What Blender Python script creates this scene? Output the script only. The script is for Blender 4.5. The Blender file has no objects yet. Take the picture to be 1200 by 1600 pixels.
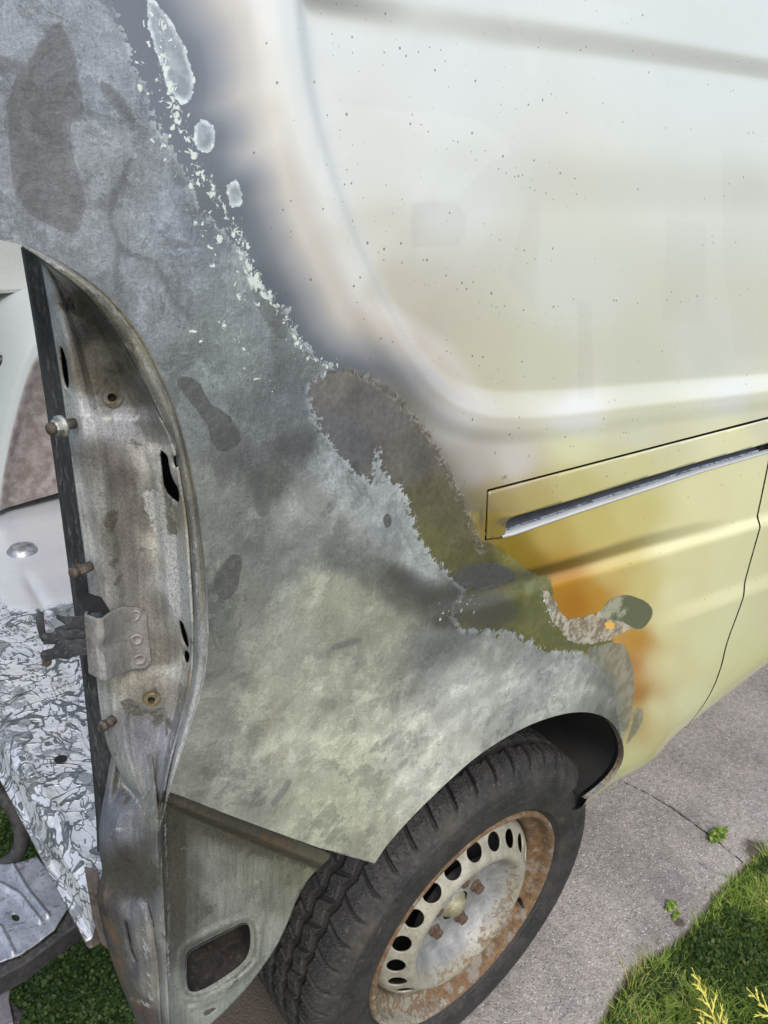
import bpy, bmesh, math, random
import numpy as np
from mathutils import Vector, Matrix
R = math.radians
random.seed(7); rng = np.random.default_rng(7)
scene = bpy.context.scene
# ------------------------------------------------------------------ camera
CP = np.array([-.8281, -.5817, 1.5823]); PITCH, YAW, ROLL, FPX = .4503, .8360, .1027, 1277.4
_f = np.array([math.cos(YAW)*math.cos(PITCH), math.sin(YAW)*math.cos(PITCH), -math.sin(PITCH)])
_r0 = np.array([math.sin(YAW), -math.cos(YAW), 0.]); _u0 = np.cross(_r0, _f)
_r = _r0*math.cos(ROLL)+_u0*math.sin(ROLL); _u = -_r0*math.sin(ROLL)+_u0*math.cos(ROLL)
cd = bpy.data.cameras.new('camera'); cam = bpy.data.objects.new('camera', cd); scene.collection.objects.link(cam)
M = Matrix(((_r[0], _u[0], -_f[0], CP[0]), (_r[1], _u[1], -_f[1], CP[1]), (_r[2], _u[2], -_f[2], CP[2]), (0, 0, 0, 1)))
cam.matrix_world = M
cd.sensor_fit = 'VERTICAL'; cd.sensor_height = 32; cd.lens = 32*FPX/1600; cd.clip_end = 2000; cd.clip_start = .02
scene.camera = cam
# ------------------------------------------------------------------ world, sun, exposure
SUN_EL, SUN_AZ = R(50), R(243)      # azimuth of the sun, counter-clockwise from +x
w = bpy.data.worlds.new('World'); scene.world = w; w.use_nodes = True
nt = w.node_tree; nt.nodes.clear()
sky = nt.nodes.new('ShaderNodeTexSky'); sky.sky_type = 'NISHITA'; sky.sun_disc = False
sky.sun_elevation = SUN_EL; sky.sun_rotation = math.pi/2-SUN_AZ; sky.air_density = 1.0; sky.dust_density = 3.0; sky.ozone_density = .6
bg = nt.nodes.new('ShaderNodeBackground'); bg.inputs[1].default_value = .15
wo = nt.nodes.new('ShaderNodeOutputWorld'); nt.links.new(sky.outputs[0], bg.inputs[0]); nt.links.new(bg.outputs[0], wo.inputs[0])
sl = bpy.data.lights.new('sun', 'SUN'); sl.energy = 1.0; sl.angle = R(16); sl.color = (1, 1, .97)
so = bpy.data.objects.new('sun', sl); scene.collection.objects.link(so)
so.rotation_euler = Vector((math.cos(SUN_AZ)*math.cos(SUN_EL), math.sin(SUN_AZ)*math.cos(SUN_EL), math.sin(SUN_EL))).to_track_quat('Z', 'Y').to_euler()
scene.view_settings.view_transform = 'Standard'; scene.view_settings.look = 'None'
scene.view_settings.exposure = .72; scene.view_settings.gamma = 1
scene.render.engine = 'CYCLES'
# ------------------------------------------------------------------ geometry helpers
def ray(px, py):
    px = np.asarray(px, float); py = np.asarray(py, float)
    return _f+((px-600)/FPX)[..., None]*_r-((py-800)/FPX)[..., None]*_u
def hitY(px, py, Y):
    d = ray(px, py); t = (Y-CP[1])/d[..., 1]; return CP+d*t[..., None]
def hitZ(px, py, z):
    d = ray(px, py); t = (z-CP[2])/d[..., 2]; return CP+d*t[..., None]
def hitX(px, py, x):
    d = ray(px, py); t = (x-CP[0])/d[..., 0]; return CP+d*t[..., None]
def P(px, py, Y): return hitY(px, py, np.asarray(float(Y)))
def hash2(i, j, s):
    n = (i*374761393+j*668265263+s*1274126177) & 0x7fffffff
    n = (n ^ (n >> 13))*1274126177 & 0x7fffffff
    return ((n ^ (n >> 16)) & 0xffff)/65535.
def vnoise(x, y, s=0):
    xi = np.floor(x).astype(np.int64); yi = np.floor(y).astype(np.int64); fx = x-xi; fy = y-yi
    fx = fx*fx*(3-2*fx); fy = fy*fy*(3-2*fy)
    a = hash2(xi, yi, s); b = hash2(xi+1, yi, s); c = hash2(xi, yi+1, s); d = hash2(xi+1, yi+1, s)
    return (a*(1-fx)+b*fx)*(1-fy)+(c*(1-fx)+d*fx)*fy
def fbm(x, y, f=1., o=4, s=0):
    v = 0; a = .5; t = 0
    for k in range(o):
        v = v+a*vnoise(x*f+17.3*k, y*f+9.1*k, s+k); t += a; a *= .5; f *= 2.03
    return v/t-.5
def sdf(px, py, poly):
    poly = np.asarray(poly, float); n = len(poly); d2 = np.full(px.shape, 1e9); ins = np.zeros(px.shape, bool)
    for i in range(n):
        ax, ay = poly[i]; bx, by = poly[(i+1) % n]; ex, ey = bx-ax, by-ay
        wx, wy = px-ax, py-ay; t = np.clip((wx*ex+wy*ey)/max(ex*ex+ey*ey, 1e-18), 0, 1)
        d2 = np.minimum(d2, (wx-ex*t)**2+(wy-ey*t)**2)
        if ay != by:
            c = ((ay > py) != (by > py)) & (px < (bx-ax)*(py-ay)/(by-ay)+ax)
            ins ^= c
    return np.where(ins, 1, -1)*np.sqrt(d2)      # positive inside
def pline(px, py, pts):
    pts = np.asarray(pts, float); d2 = np.full(px.shape, 1e9)
    for a, b in zip(pts[:-1], pts[1:]):
        e = b-a; wx, wy = px-a[0], py-a[1]; t = np.clip((wx*e[0]+wy*e[1])/(e@e+1e-18), 0, 1)
        d2 = np.minimum(d2, (wx-e[0]*t)**2+(wy-e[1]*t)**2)
    return np.sqrt(d2)
def closest(p, poly, closed=True):
    poly = np.asarray(poly, float); n = len(poly); best = np.full(len(p), 1e9); out = p.copy()
    for i in range(n if closed else n-1):
        a = poly[i]; b = poly[(i+1) % n]; e = b-a; wv = p-a
        t = np.clip((wv@e)/(e@e+1e-18), 0, 1); q = a+t[:, None]*e; d = ((p-q)**2).sum(1)
        m = d < best; best[m] = d[m]; out[m] = q[m]
    return out
def smooth(pts, k=2, closed=False):
    pts = np.asarray(pts, float)
    for _ in range(k):
        if closed:
            n = np.roll(pts, -1, 0); q = np.empty((2*len(pts), pts.shape[1])); q[0::2] = .75*pts+.25*n; q[1::2] = .25*pts+.75*n; pts = q
        else:
            a, b = pts[:-1], pts[1:]; q = np.empty((2*len(a), pts.shape[1])); q[0::2] = .75*a+.25*b; q[1::2] = .25*a+.75*b
            pts = np.vstack([pts[:1], q, pts[-1:]])
    return pts
def resample(pts, n):
    pts = np.asarray(pts, float); d = np.r_[0, np.cumsum(np.sqrt((np.diff(pts, axis=0)**2).sum(1)))]
    t = np.linspace(0, d[-1], n); return np.stack([np.interp(t, d, pts[:, k]) for k in range(pts.shape[1])], 1)
def hexlin(h, k=1.):
    c = np.array([int(h[i:i+2], 16) for i in (0, 2, 4)])/255.
    return np.where(c <= .04045, c/12.92, ((c+.055)/1.055)**2.4)*k
VAN = np.array([.9, .8, 0.])
def link(name, me, mat, parent=None, off=None, smoothsh=True):
    o = bpy.data.objects.new(name, me); scene.collection.objects.link(o)
    if mat: me.materials.append(mat)
    if smoothsh: me.polygons.foreach_set('use_smooth', [True]*len(me.polygons))
    if parent is not None: o.parent = parent
    return o
def root_off(parent):
    o = np.zeros(3)
    while parent is not None: o = o+np.array(parent.location); parent = parent.parent
    return o
def mesh(name, V, F, mat, parent=None, sm=True):
    V = np.asarray(V, float).reshape(-1, 3)-root_off(parent)
    me = bpy.data.meshes.new(name)
    if isinstance(F, np.ndarray):
        me.vertices.add(len(V)); me.vertices.foreach_set('co', V.ravel())
        k = F.shape[1]; me.loops.add(F.size); me.loops.foreach_set('vertex_index', F.ravel().astype(np.int32))
        me.polygons.add(len(F)); me.polygons.foreach_set('loop_start', np.arange(0, F.size, k, dtype=np.int32))
        me.update(calc_edges=True); me.validate()
    else:
        me.from_pydata([tuple(v) for v in V], [], [tuple(f) for f in F]); me.update()
    return link(name, me, mat, parent, smoothsh=sm)
def grid_faces(nr, nc, wrap_r=False, wrap_c=False):
    r = np.arange(nr if wrap_r else nr-1); c = np.arange(nc if wrap_c else nc-1)
    rr, cc = np.meshgrid(r, c, indexing='ij'); r2 = (rr+1) % nr; c2 = (cc+1) % nc
    return np.stack([rr*nc+cc, rr*nc+c2, r2*nc+c2, r2*nc+cc], -1).reshape(-1, 4)
def setcol(o, name, arr):
    a = o.data.attributes.new(name, 'FLOAT_COLOR', 'POINT'); b = np.ones((len(arr), 4)); b[:, :arr.shape[1]] = arr
    a.data.foreach_set('color', b.ravel())
def setval(o, name, arr):
    a = o.data.attributes.new(name, 'FLOAT', 'POINT'); a.data.foreach_set('value', np.asarray(arr, float))
def solid(o, t, off=1.):
    m = o.modifiers.new('thickness', 'SOLIDIFY'); m.thickness = t; m.offset = off; return o
def cut_grid(U, V2, outline, holes, snap=1.):
    """grid arrays of 2-D coords -> (verts2d, faces, kept index) trimmed to the outline with snapped borders"""
    nr, nc = U.shape; p = np.stack([U.ravel(), V2.ravel()], 1)
    F = grid_faces(nr, nc); c = p[F].mean(1)
    keep = sdf(c[:, 0], c[:, 1], outline) > 0 if outline is not None else np.ones(len(F), bool)
    for h in holes: keep &= sdf(c[:, 0], c[:, 1], h) < 0
    F = F[keep]
    e = np.sort(np.concatenate([F[:, [0, 1]], F[:, [1, 2]], F[:, [2, 3]], F[:, [3, 0]]]), 1)
    ue, cnt = np.unique(e, axis=0, return_counts=True); bd = np.unique(ue[cnt == 1])
    used = np.unique(F)
    # border of the trimmed part only
    rr, cc = bd//nc, bd % nc
    inner = bd if outline is not None else bd[(rr > 0) & (rr < nr-1) & (cc > 0) & (cc < nc-1)]
    loops = ([outline] if outline is not None else [])+list(holes)
    q = p[inner]; best = None; bp = q.copy(); bdist = np.full(len(q), 1e9)
    for L in loops:
        cl = closest(q, L); d = ((cl-q)**2).sum(1); m = d < bdist; bdist[m] = d[m]; bp[m] = cl[m]
    p[inner] = bp
    idx = np.full(len(p), -1); idx[used] = np.arange(len(used))
    return p[used], idx[F]
def tube(name, pts, rad, mat, parent=None, seg=10, caps=True):
    pts = np.asarray(pts, float); n = len(pts); rad = np.broadcast_to(rad, (n,))
    T = np.gradient(pts, axis=0); T /= np.linalg.norm(T, axis=1)[:, None]
    up = np.array([0, 0, 1.]) if abs(T[0][2]) < .9 else np.array([1., 0, 0]); V = []
    N = up-T[0]*(up@T[0]); N /= np.linalg.norm(N)
    for i in range(n):
        N = N-T[i]*(N@T[i]); N /= np.linalg.norm(N); B = np.cross(T[i], N)
        for k in range(seg):
            a = 2*math.pi*k/seg; V.append(pts[i]+rad[i]*(math.cos(a)*N+math.sin(a)*B))
    F = [tuple(f) for f in grid_faces(n, seg, wrap_c=True)]
    if caps: F += [tuple(range(seg))[::-1], tuple(range((n-1)*seg, n*seg))]
    return mesh(name, V, F, mat, parent)
def bev(o, wd, seg=2, ang=40):
    m = o.modifiers.new('bevel', 'BEVEL'); m.width = wd; m.segments = seg; m.limit_method = 'ANGLE'; m.angle_limit = R(ang); return o
def prism(name, face, dirv, mat, parent=None, b=0.):
    """polygon of 3-D points extruded along dirv"""
    face = np.asarray(face, float); n = len(face); V = np.vstack([face, face+np.asarray(dirv, float)])
    F = [tuple(range(n)), tuple(range(n, 2*n))[::-1]]+[(i, i+n, (i+1) % n+n, (i+1) % n) for i in range(n)]
    o = mesh(name, V, F, mat, parent, sm=False)
    bm = bmesh.new(); bm.from_mesh(o.data); bmesh.ops.recalc_face_normals(bm, faces=bm.faces); bm.to_mesh(o.data); bm.free()
    if b: bev(o, b)
    return o
def boxm(name, lo, hi, mat, parent=None, b=0.):
    lo = np.array(lo, float); hi = np.array(hi, float)
    return prism(name, [(lo[0], lo[1], lo[2]), (hi[0], lo[1], lo[2]), (hi[0], hi[1], lo[2]), (lo[0], hi[1], lo[2])], (0, 0, hi[2]-lo[2]), mat, parent, b)
def frame(ax):
    ax = np.array(ax, float); ax = ax/np.linalg.norm(ax); h = np.array([0, 0, 1.]) if abs(ax[2]) < .9 else np.array([1., 0, 0])
    a = np.cross(h, ax); a /= np.linalg.norm(a); return ax, a, np.cross(ax, a)
def lathe(name, prof, origin, axis, mat, parent=None, seg=32, sm=True):
    """prof: (radius, along axis)"""
    ax, a, b = frame(axis); prof = np.asarray(prof, float); V = []
    for k in range(seg):
        t = 2*math.pi*k/seg; d = math.cos(t)*a+math.sin(t)*b
        V.append(np.asarray(origin)+prof[:, :1]*d+prof[:, 1:]*ax)
    o = mesh(name, np.concatenate(V), [tuple(f) for f in grid_faces(seg, len(prof), wrap_r=True)], mat, parent, sm)
    return o
# ------------------------------------------------------------------ material helpers
class NT:
    def __init__(s, name):
        s.m = bpy.data.materials.new(name); s.m.use_nodes = True; s.t = s.m.node_tree; s.t.nodes.clear()
        s.o = s.n('ShaderNodeOutputMaterial'); s.b = s.n('ShaderNodeBsdfPrincipled'); s.l(s.b.outputs[0], s.o.inputs[0])
        s.tc = s.n('ShaderNodeTexCoord').outputs['Object']
    def n(s, t, **k):
        x = s.t.nodes.new(t)
        for a, v in k.items(): setattr(x, a, v)
        return x
    def l(s, a, b): s.t.links.new(a, b)
    def put(s, inp, v):
        if hasattr(v, 'is_output') or isinstance(v, bpy.types.NodeSocket): s.l(v, inp)
        elif isinstance(v, (tuple, list, np.ndarray)): inp.default_value = (*v, 1) if len(v) == 3 and len(inp.default_value) == 4 else tuple(v)
        else: inp.default_value = v
    def math(s, op, a, b=0., c=0.):
        x = s.n('ShaderNodeMath', operation=op); s.put(x.inputs[0], a); s.put(x.inputs[1], b); s.put(x.inputs[2], c); return x.outputs[0]
    def noise(s, scale, detail=6, rough=.6, dist=0., sc=None, lac=2.):
        x = s.n('ShaderNodeTexNoise'); x.inputs['Scale'].default_value = scale; x.inputs['Detail'].default_value = detail
        x.inputs['Roughness'].default_value = rough; x.inputs['Distortion'].default_value = dist; x.inputs['Lacunarity'].default_value = lac
        s.l(s.map(sc) if sc is not None else s.tc, x.inputs['Vector']); return x.outputs['Fac']
    def map(s, sc, rot=(0, 0, 0), loc=(0, 0, 0)):
        x = s.n('ShaderNodeMapping'); x.inputs['Scale'].default_value = sc; x.inputs['Rotation'].default_value = rot; x.inputs['Location'].default_value = loc
        s.l(s.tc, x.inputs[0]); return x.outputs[0]
    def vor(s, scale, feat='F1', sc=None, rnd=1.):
        x = s.n('ShaderNodeTexVoronoi', feature=feat); x.inputs['Scale'].default_value = scale; x.inputs['Randomness'].default_value = rnd
        s.l(s.map(sc) if sc is not None else s.tc, x.inputs['Vector']); return x.outputs['Distance']
    def ss(s, v, a, b, lo=0., hi=1.):
        x = s.n('ShaderNodeMapRange', interpolation_type='SMOOTHSTEP'); s.put(x.inputs[0], v); s.put(x.inputs[1], a); s.put(x.inputs[2], b); s.put(x.inputs[3], lo); s.put(x.inputs[4], hi); return x.outputs[0]
    def mix(s, f, a, b, bt='MIX'):
        x = s.n('ShaderNodeMix', data_type='RGBA', blend_type=bt); s.put(x.inputs[0], f); s.put(x.inputs[6], a); s.put(x.inputs[7], b); return x.outputs[2]
    def mixf(s, f, a, b):
        x = s.n('ShaderNodeMix', data_type='FLOAT'); s.put(x.inputs[0], f); s.put(x.inputs[2], a); s.put(x.inputs[3], b); return x.outputs[0]
    def scale(s, col, v):
        x = s.n('ShaderNodeVectorMath', operation='SCALE'); s.put(x.inputs[0], col); s.put(x.inputs[3], v); return x.outputs[0]
    def attr(s, name, out='Color'):
        return s.n('ShaderNodeAttribute', attribute_name=name).outputs[out]
    def bump(s, h, st=.3, d=.001, nrm=None):
        x = s.n('ShaderNodeBump'); x.inputs['Strength'].default_value = st; x.inputs['Distance'].default_value = d; s.l(h, x.inputs['Height'])
        if nrm is not None: s.l(nrm, x.inputs['Normal'])
        s.l(x.outputs[0], s.b.inputs['Normal']); return x.outputs[0]
    def fin(s, col=None, rough=None, metal=None, coat=None, spec=None):
        for k, v in (('Base Color', col), ('Roughness', rough), ('Metallic', metal), ('Coat Weight', coat), ('Specular IOR Level', spec)):
            if v is not None: s.put(s.b.inputs[k], v)
        return s.m
def mottle(name, cols, scale=30, rough=.7, metal=0., fine=400, bump=.4, bd=.001, contrast=(.35, .65), dark=None, sc=None):
    """burnt / weathered surface: two or three colours mixed by noise plus grain"""
    s = NT(name); a = s.noise(scale, 8, .62, .6, sc); b = s.noise(scale*4.3, 8, .7, .3, sc); g = s.noise(fine, 4, .7)
    c = s.mix(s.ss(a, contrast[0], contrast[1]), cols[0], cols[1])
    if len(cols) > 2: c = s.mix(s.ss(b, .52, .66), c, cols[2])
    if len(cols) > 3: c = s.mix(s.ss(s.noise(scale*1.7, 8, .7, 1., sc), .58, .7), c, cols[3])
    c = s.scale(c, s.ss(g, .25, .75, .78, 1.2))
    h = s.math('ADD', s.math('MULTIPLY', b, 2.), g); s.bump(h, bump, bd)
    return s.fin(c, s.ss(b, .3, .7, rough-.12, rough+.12), metal)
def ctrl(px, py, pts, k=1., pw=4., s0=22.):
    """smooth colour field through (px, py, hex) stain colours"""
    X = np.array([p[0] for p in pts], float); Yv = np.array([p[1] for p in pts], float); C = np.array([hexlin(p[2], k) for p in pts])
    num = np.zeros((len(px), 3)); den = np.zeros(len(px))
    for i in range(len(pts)):
        wt = 1/(((px-X[i])**2+(py-Yv[i])**2+s0*s0)**(pw/2)); num += wt[:, None]*C[i]; den += wt
    return num/den[:, None]
def proj(V):
    d = V-CP; z = d@_f; return 600+FPX*(d@_r)/z, 800-FPX*(d@_u)/z
def thing(name, label, cat, loc, group=None):
    o = bpy.data.objects.new(name, None); scene.collection.objects.link(o); o.location = loc; o['label'] = label; o['category'] = cat
    o.empty_display_size = .1
    if group: o['group'] = group
    return o
# ================================================================== THE SETTING
# grass base, pavement
s = NT('soil_and_turf'); a = s.noise(9, 8, .6); b = s.noise(90, 6, .7)
c = s.mix(s.ss(a, .35, .65), (.035, .055, .012), (.06, .075, .022)); c = s.mix(s.ss(b, .45, .7), c, (.05, .04, .025)); s.bump(b, .8, .01)
TURF = s.fin(c, .95)
def zoneground():
    xs = np.concatenate([-np.geomspace(600, 4, 14), np.linspace(-3, 6, 60), np.geomspace(7, 600, 14)])
    ys = np.concatenate([-np.geomspace(600, 4, 14), np.linspace(-3, 6, 60), np.geomspace(7, 600, 14)])
    X, Yg = np.meshgrid(xs, ys, indexing='ij'); Z = -.03+.012*fbm(X, Yg, 1.7, 3, 5)
    o = mesh('ground', np.stack([X, Yg, Z], -1), grid_faces(len(xs), len(ys)), TURF); o['kind'] = 'structure'; return o
zoneground()
s = NT('pavement_concrete'); g = s.noise(260, 4, .8); f2 = s.noise(60, 8, .7); big = s.noise(3.5, 6, .6); v = s.vor(330); v2 = s.vor(150)
c = s.mix(s.ss(f2, .3, .7), (.205, .188, .172), (.33, .304, .28)); c = s.scale(c, s.ss(big, .35, .65, .74, 1.14)); c = s.mix(s.math('MULTIPLY', s.ss(s.noise(14, 10, .75, .6), .58, .68), .45), c, (.12, .105, .09)); c = s.scale(c, s.ss(g, .3, .7, .7, 1.3))
wn = s.n('ShaderNodeTexVoronoi'); wn.inputs['Scale'].default_value = 220; s.l(s.tc, wn.inputs['Vector'])
sx = s.n('ShaderNodeSeparateColor'); s.l(wn.outputs['Color'], sx.inputs[0])
peb = s.math('MULTIPLY', s.ss(wn.outputs['Distance'], .45, .28), s.ss(sx.outputs[0], .86, .9)); c = s.mix(s.math('MULTIPLY', peb, .75), c, (.62, .6, .57))
peb2 = s.math('MULTIPLY', s.ss(wn.outputs['Distance'], .5, .3), s.ss(sx.outputs[1], .84, .88)); c = s.mix(s.math('MULTIPLY', peb2, .7), c, (.05, .045, .045))
ck = s.attr('crack', 'Fac'); cm = s.ss(s.math('ADD', ck, s.math('MULTIPLY', s.math('SUBTRACT', s.noise(70, 6, .8), .5), .011)), .0014, .0042); c = s.mix(cm, (.03, .027, .02), c)
dt = s.attr('dirt', 'Fac'); c = s.mix(s.ss(s.math('ADD', dt, s.math('MULTIPLY', s.math('SUBTRACT', f2, .5), 1.3)), .35, .8), c, (.075, .06, .045))
s.bump(s.math('ADD', s.math('ADD', s.math('MULTIPLY', g, .6), s.ss(v2, 0, .6)), s.math('MULTIPLY', cm, 3.)), .55, .0022); CONC = s.fin(c, .9)
def pavement():
    y0 = -.150; xs = np.concatenate([np.linspace(-.36, 2.4, 400), np.geomspace(2.5, 30, 30)]); t = np.linspace(0, 1, 110)
    X, T = np.meshgrid(xs, t, indexing='ij')
    lo = y0+.02*fbm(X, X*0, 9, 4, 3)*1.6+np.where(X < .35, -.05*np.clip((.35-X)/.3, 0, 1), 0); hi = .55+.06*fbm(X, X*0, 3, 3, 4)+.35*np.clip(X-.6, 0, 3)
    Yp = lo+(hi-lo)*T; X = X+np.where(X < -.2, .05*fbm(Yp, Yp*0, 6, 3, 9), 0)
    Z = .0015*fbm(X, Yp, 20, 3, 8)-.03*np.clip((.02-(Yp-lo))/.02, 0, 1)**2-.03*(X < -.352)
    V = np.stack([X, Yp, Z], -1).reshape(-1, 3); o = mesh('pavement', V, grid_faces(len(xs), 110), CONC); o['kind'] = 'structure'
    pl = hitZ(np.array([940, 972, 1012, 1050, 1085, 1118, 1142, 1160, 1185]), np.array([1205, 1221, 1240, 1262, 1288, 1312, 1332, 1346, 1352]), 0.)[:, :2]
    pl2 = hitZ(np.array([1160, 1180, 1200, 1230]), np.array([1175, 1187, 1200, 1208]), 0.)[:, :2]
    pl3 = hitZ(np.array([1085, 1105, 1130, 1160]), np.array([1345, 1358, 1368, 1372]), 0.)[:, :2]
    wx = V[:, 0]+.006*fbm(V[:, 0], V[:, 1], 40, 3, 1); wy = V[:, 1]+.006*fbm(V[:, 0], V[:, 1], 40, 3, 2)
    setval(o, 'crack', np.minimum(np.minimum(pline(wx, wy, pl), pline(wx, wy, pl2)+.0012), pline(wx, wy, pl3)+.001))
    edge = (V[:, 1]-lo.ravel()); d = np.clip(1-edge/.035, 0, 1)*.8
    for (qx, qy, rr) in ((1000, 1555, .05), (1185, 1330, .05), (1060, 1440, .02), (400, 1575, .16)):
        q = hitZ(np.array(float(qx)), np.array(float(qy)), 0.); d = np.maximum(d, np.exp(-((V[:, 0]-q[0])**2+(V[:, 1]-q[1])**2)/rr**2))
    setval(o, 'dirt', d)
pavement()
# ------------------------------------------------------------------ grass
def leafmat(name, c0, c1, c2, tr=.35):
    s = NT(name); rv = s.attr('tone', 'Fac'); c = s.mix(s.ss(rv, 0, .6), c0, c1); c = s.mix(s.ss(rv, .75, 1.), c, c2)
    tl = s.n('ShaderNodeBsdfTranslucent'); s.l(c, tl.inputs[0]); mx = s.n('ShaderNodeMixShader'); mx.inputs[0].default_value = tr
    s.put(s.b.inputs['Base Color'], c); s.b.inputs['Roughness'].default_value = .55; s.b.inputs['Specular IOR Level'].default_value = .3
    s.l(s.b.outputs[0], mx.inputs[1]); s.l(tl.outputs[0], mx.inputs[2]); s.l(mx.outputs[0], s.o.inputs[0]); return s.m
GRASS = leafmat('grass_blades', (.10, .19, .028), (.26, .38, .07), (.48, .46, .16))
CLOVER = leafmat('clover_leaves', (.018, .042, .008), (.04, .08, .015), (.10, .13, .035))
def blades(bx, by, bz, h, wd, lean, tone, n=4):
    N = len(bx); az = rng.uniform(0, 2*math.pi, N); la = rng.uniform(0, 2*math.pi, N); V = np.zeros((N, n, 2, 3))
    for k in range(n):
        t = k/(n-1); ww = wd*(1-t**1.6)*.5+.0001; off = lean*t**1.8
        cx = bx+np.cos(la)*off; cy = by+np.sin(la)*off; cz = bz+h*(t-.35*t*t*np.clip(lean/h, 0, 1))
        for j, sg in enumerate((-1, 1)): V[:, k, j] = np.stack([cx+sg*np.cos(az)*ww, cy+sg*np.sin(az)*ww, cz], -1)
    base = np.arange(N)[:, None]*(2*n); F = []
    for k in range(n-1): F.append(np.stack([base[:, 0]+2*k, base[:, 0]+2*k+1, base[:, 0]+2*k+3, base[:, 0]+2*k+2], 1))
    return V.reshape(-1, 3), np.concatenate(F), np.repeat(tone, 2*n)
def leaves(cx, cy, cz, r, tone):
    """little tilted round leaflets"""
    N = len(cx); k = 5; V = np.zeros((N, k, 3)); az = rng.uniform(0, 6.28, N); ti = rng.uniform(-.6, .6, N); tj = rng.uniform(-.6, .6, N)
    for i in range(k):
        a = az+2*math.pi*i/k; rr = r*(1.25 if i == 0 else .95); x = np.cos(a)*rr; y = np.sin(a)*rr
        V[:, i] = np.stack([cx+x, cy+y, cz+x*ti+y*tj], -1)
    return V.reshape(-1, 3), np.arange(N*k).reshape(N, k), np.repeat(tone, k)
def grassfield(name, mat, n, x0, x1, y0, y1, inside, hh=(.02, .06), lab=None, clump=10., leafn=0, lr=.006, lz=.04):
    x = rng.uniform(x0, x1, n); y = rng.uniform(y0, y1, n); cl = fbm(x, y, clump, 3, 11)+.5
    k = inside(x, y) & (rng.uniform(0, 1, n) < .25+1.2*cl); x, y, cl = x[k], y[k], cl[k]
    h = rng.uniform(*hh, len(x))*(.5+cl); V, F, T = blades(x, y, np.full(len(x), -.025), h, rng.uniform(.0016, .0036, len(x)), h*rng.uniform(.2, 1.3, len(x)), np.clip(cl+rng.normal(0, .22, len(x)), 0, 1))
    o = mesh(name, V, F, mat); setval(o, 'tone', T); o['kind'] = 'stuff'; o['label'] = lab; o['category'] = 'grass'
    return o
def in_right(x, y): return y < -.150+.03*fbm(x, y*0, 9, 4, 3)-.05*np.clip((.35-x)/.3, 0, 1)+.018*fbm(x, y, 25, 2, 31)
grassfield('grass', GRASS, 90000, .1, 1.9, -.75, -.12, in_right, (.02, .05), 'bright short grass growing beside the concrete strip, at lower right', 7.)
def in_left(x, y): return ~((x > -.37) & (y < .5))
def clover_field(name, n, x0, x1, y0, y1, inside, lab, z0=-.02, dz=.03, r=(.0018, .0042)):
    x = rng.uniform(x0, x1, n); y = rng.uniform(y0, y1, n); k = inside(x, y); x, y = x[k], y[k]; cl = fbm(x, y, 14, 3, 21)+.5
    V, F, T = leaves(x, y, z0+dz*cl*1.6+rng.uniform(-.006, .006, len(x)), rng.uniform(*r, len(x)), np.clip(cl*.8+rng.normal(0, .25, len(x)), 0, 1))
    o = mesh(name, V, F, CLOVER); setval(o, 'tone', T); o['kind'] = 'stuff'; o['label'] = lab; o['category'] = 'ground cover'
clover_field('clover', 170000, -1.1, .1, .15, 1.5, in_left, 'dark green clover growing under and behind the van, at lower left')
def in_rc(x, y): return in_right(x, y+.012) & (fbm(x, y, 6, 3, 77) > -.02)
clover_field('clover', 26000, .15, 1.3, -.6, -.13, in_rc, 'small round clover leaves among the grass, at lower right', -.022, .026, (.0022, .005))
# weed tuft in the crack
def tuft(px, py, n, r, h, label, name='weed'):
    q = hitZ(np.array(float(px)), np.array(float(py)), 0.)
    an = rng.uniform(0, 6.28, n); d = r*np.sqrt(rng.uniform(0, 1, n)); x = np.cos(an)*d*1.5; y = np.sin(an)*d*.7
    # stretched along the crack
    V, F, T = leaves(x, y, rng.uniform(.002, h, n), rng.uniform(.002, .0045, n), rng.uniform(0, 1, n))
    V2, F2, T2 = blades(x[:n//4], y[:n//4], np.zeros(n//4), np.full(n//4, h*1.3), np.full(n//4, .0015), np.full(n//4, h*.8), rng.uniform(0, 1, n//4))
    me = bpy.data.meshes.new(name); fs = [tuple(f) for f in F]+[tuple(f+len(V)) for f in F2]
    me.from_pydata([tuple(v) for v in np.vstack([V, V2])], [], fs); o = link(name, me, GRASS, smoothsh=False)
    o.location = (q[0], q[1], 0); setval(o, 'tone', np.r_[T, T2]); o['label'] = label; o['category'] = 'weed'; o['group'] = 'weeds growing out of the concrete'
tuft(1120, 1308, 240, .022, .018, 'larger green weed growing in the long crack of the concrete')
tuft(1048, 1418, 70, .012, .012, 'tiny weed on the concrete, upper one beside the grass edge')
tuft(1056, 1432, 40, .009, .008, 'tiny flat weed on the concrete, lower one beside the grass edge')
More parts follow.
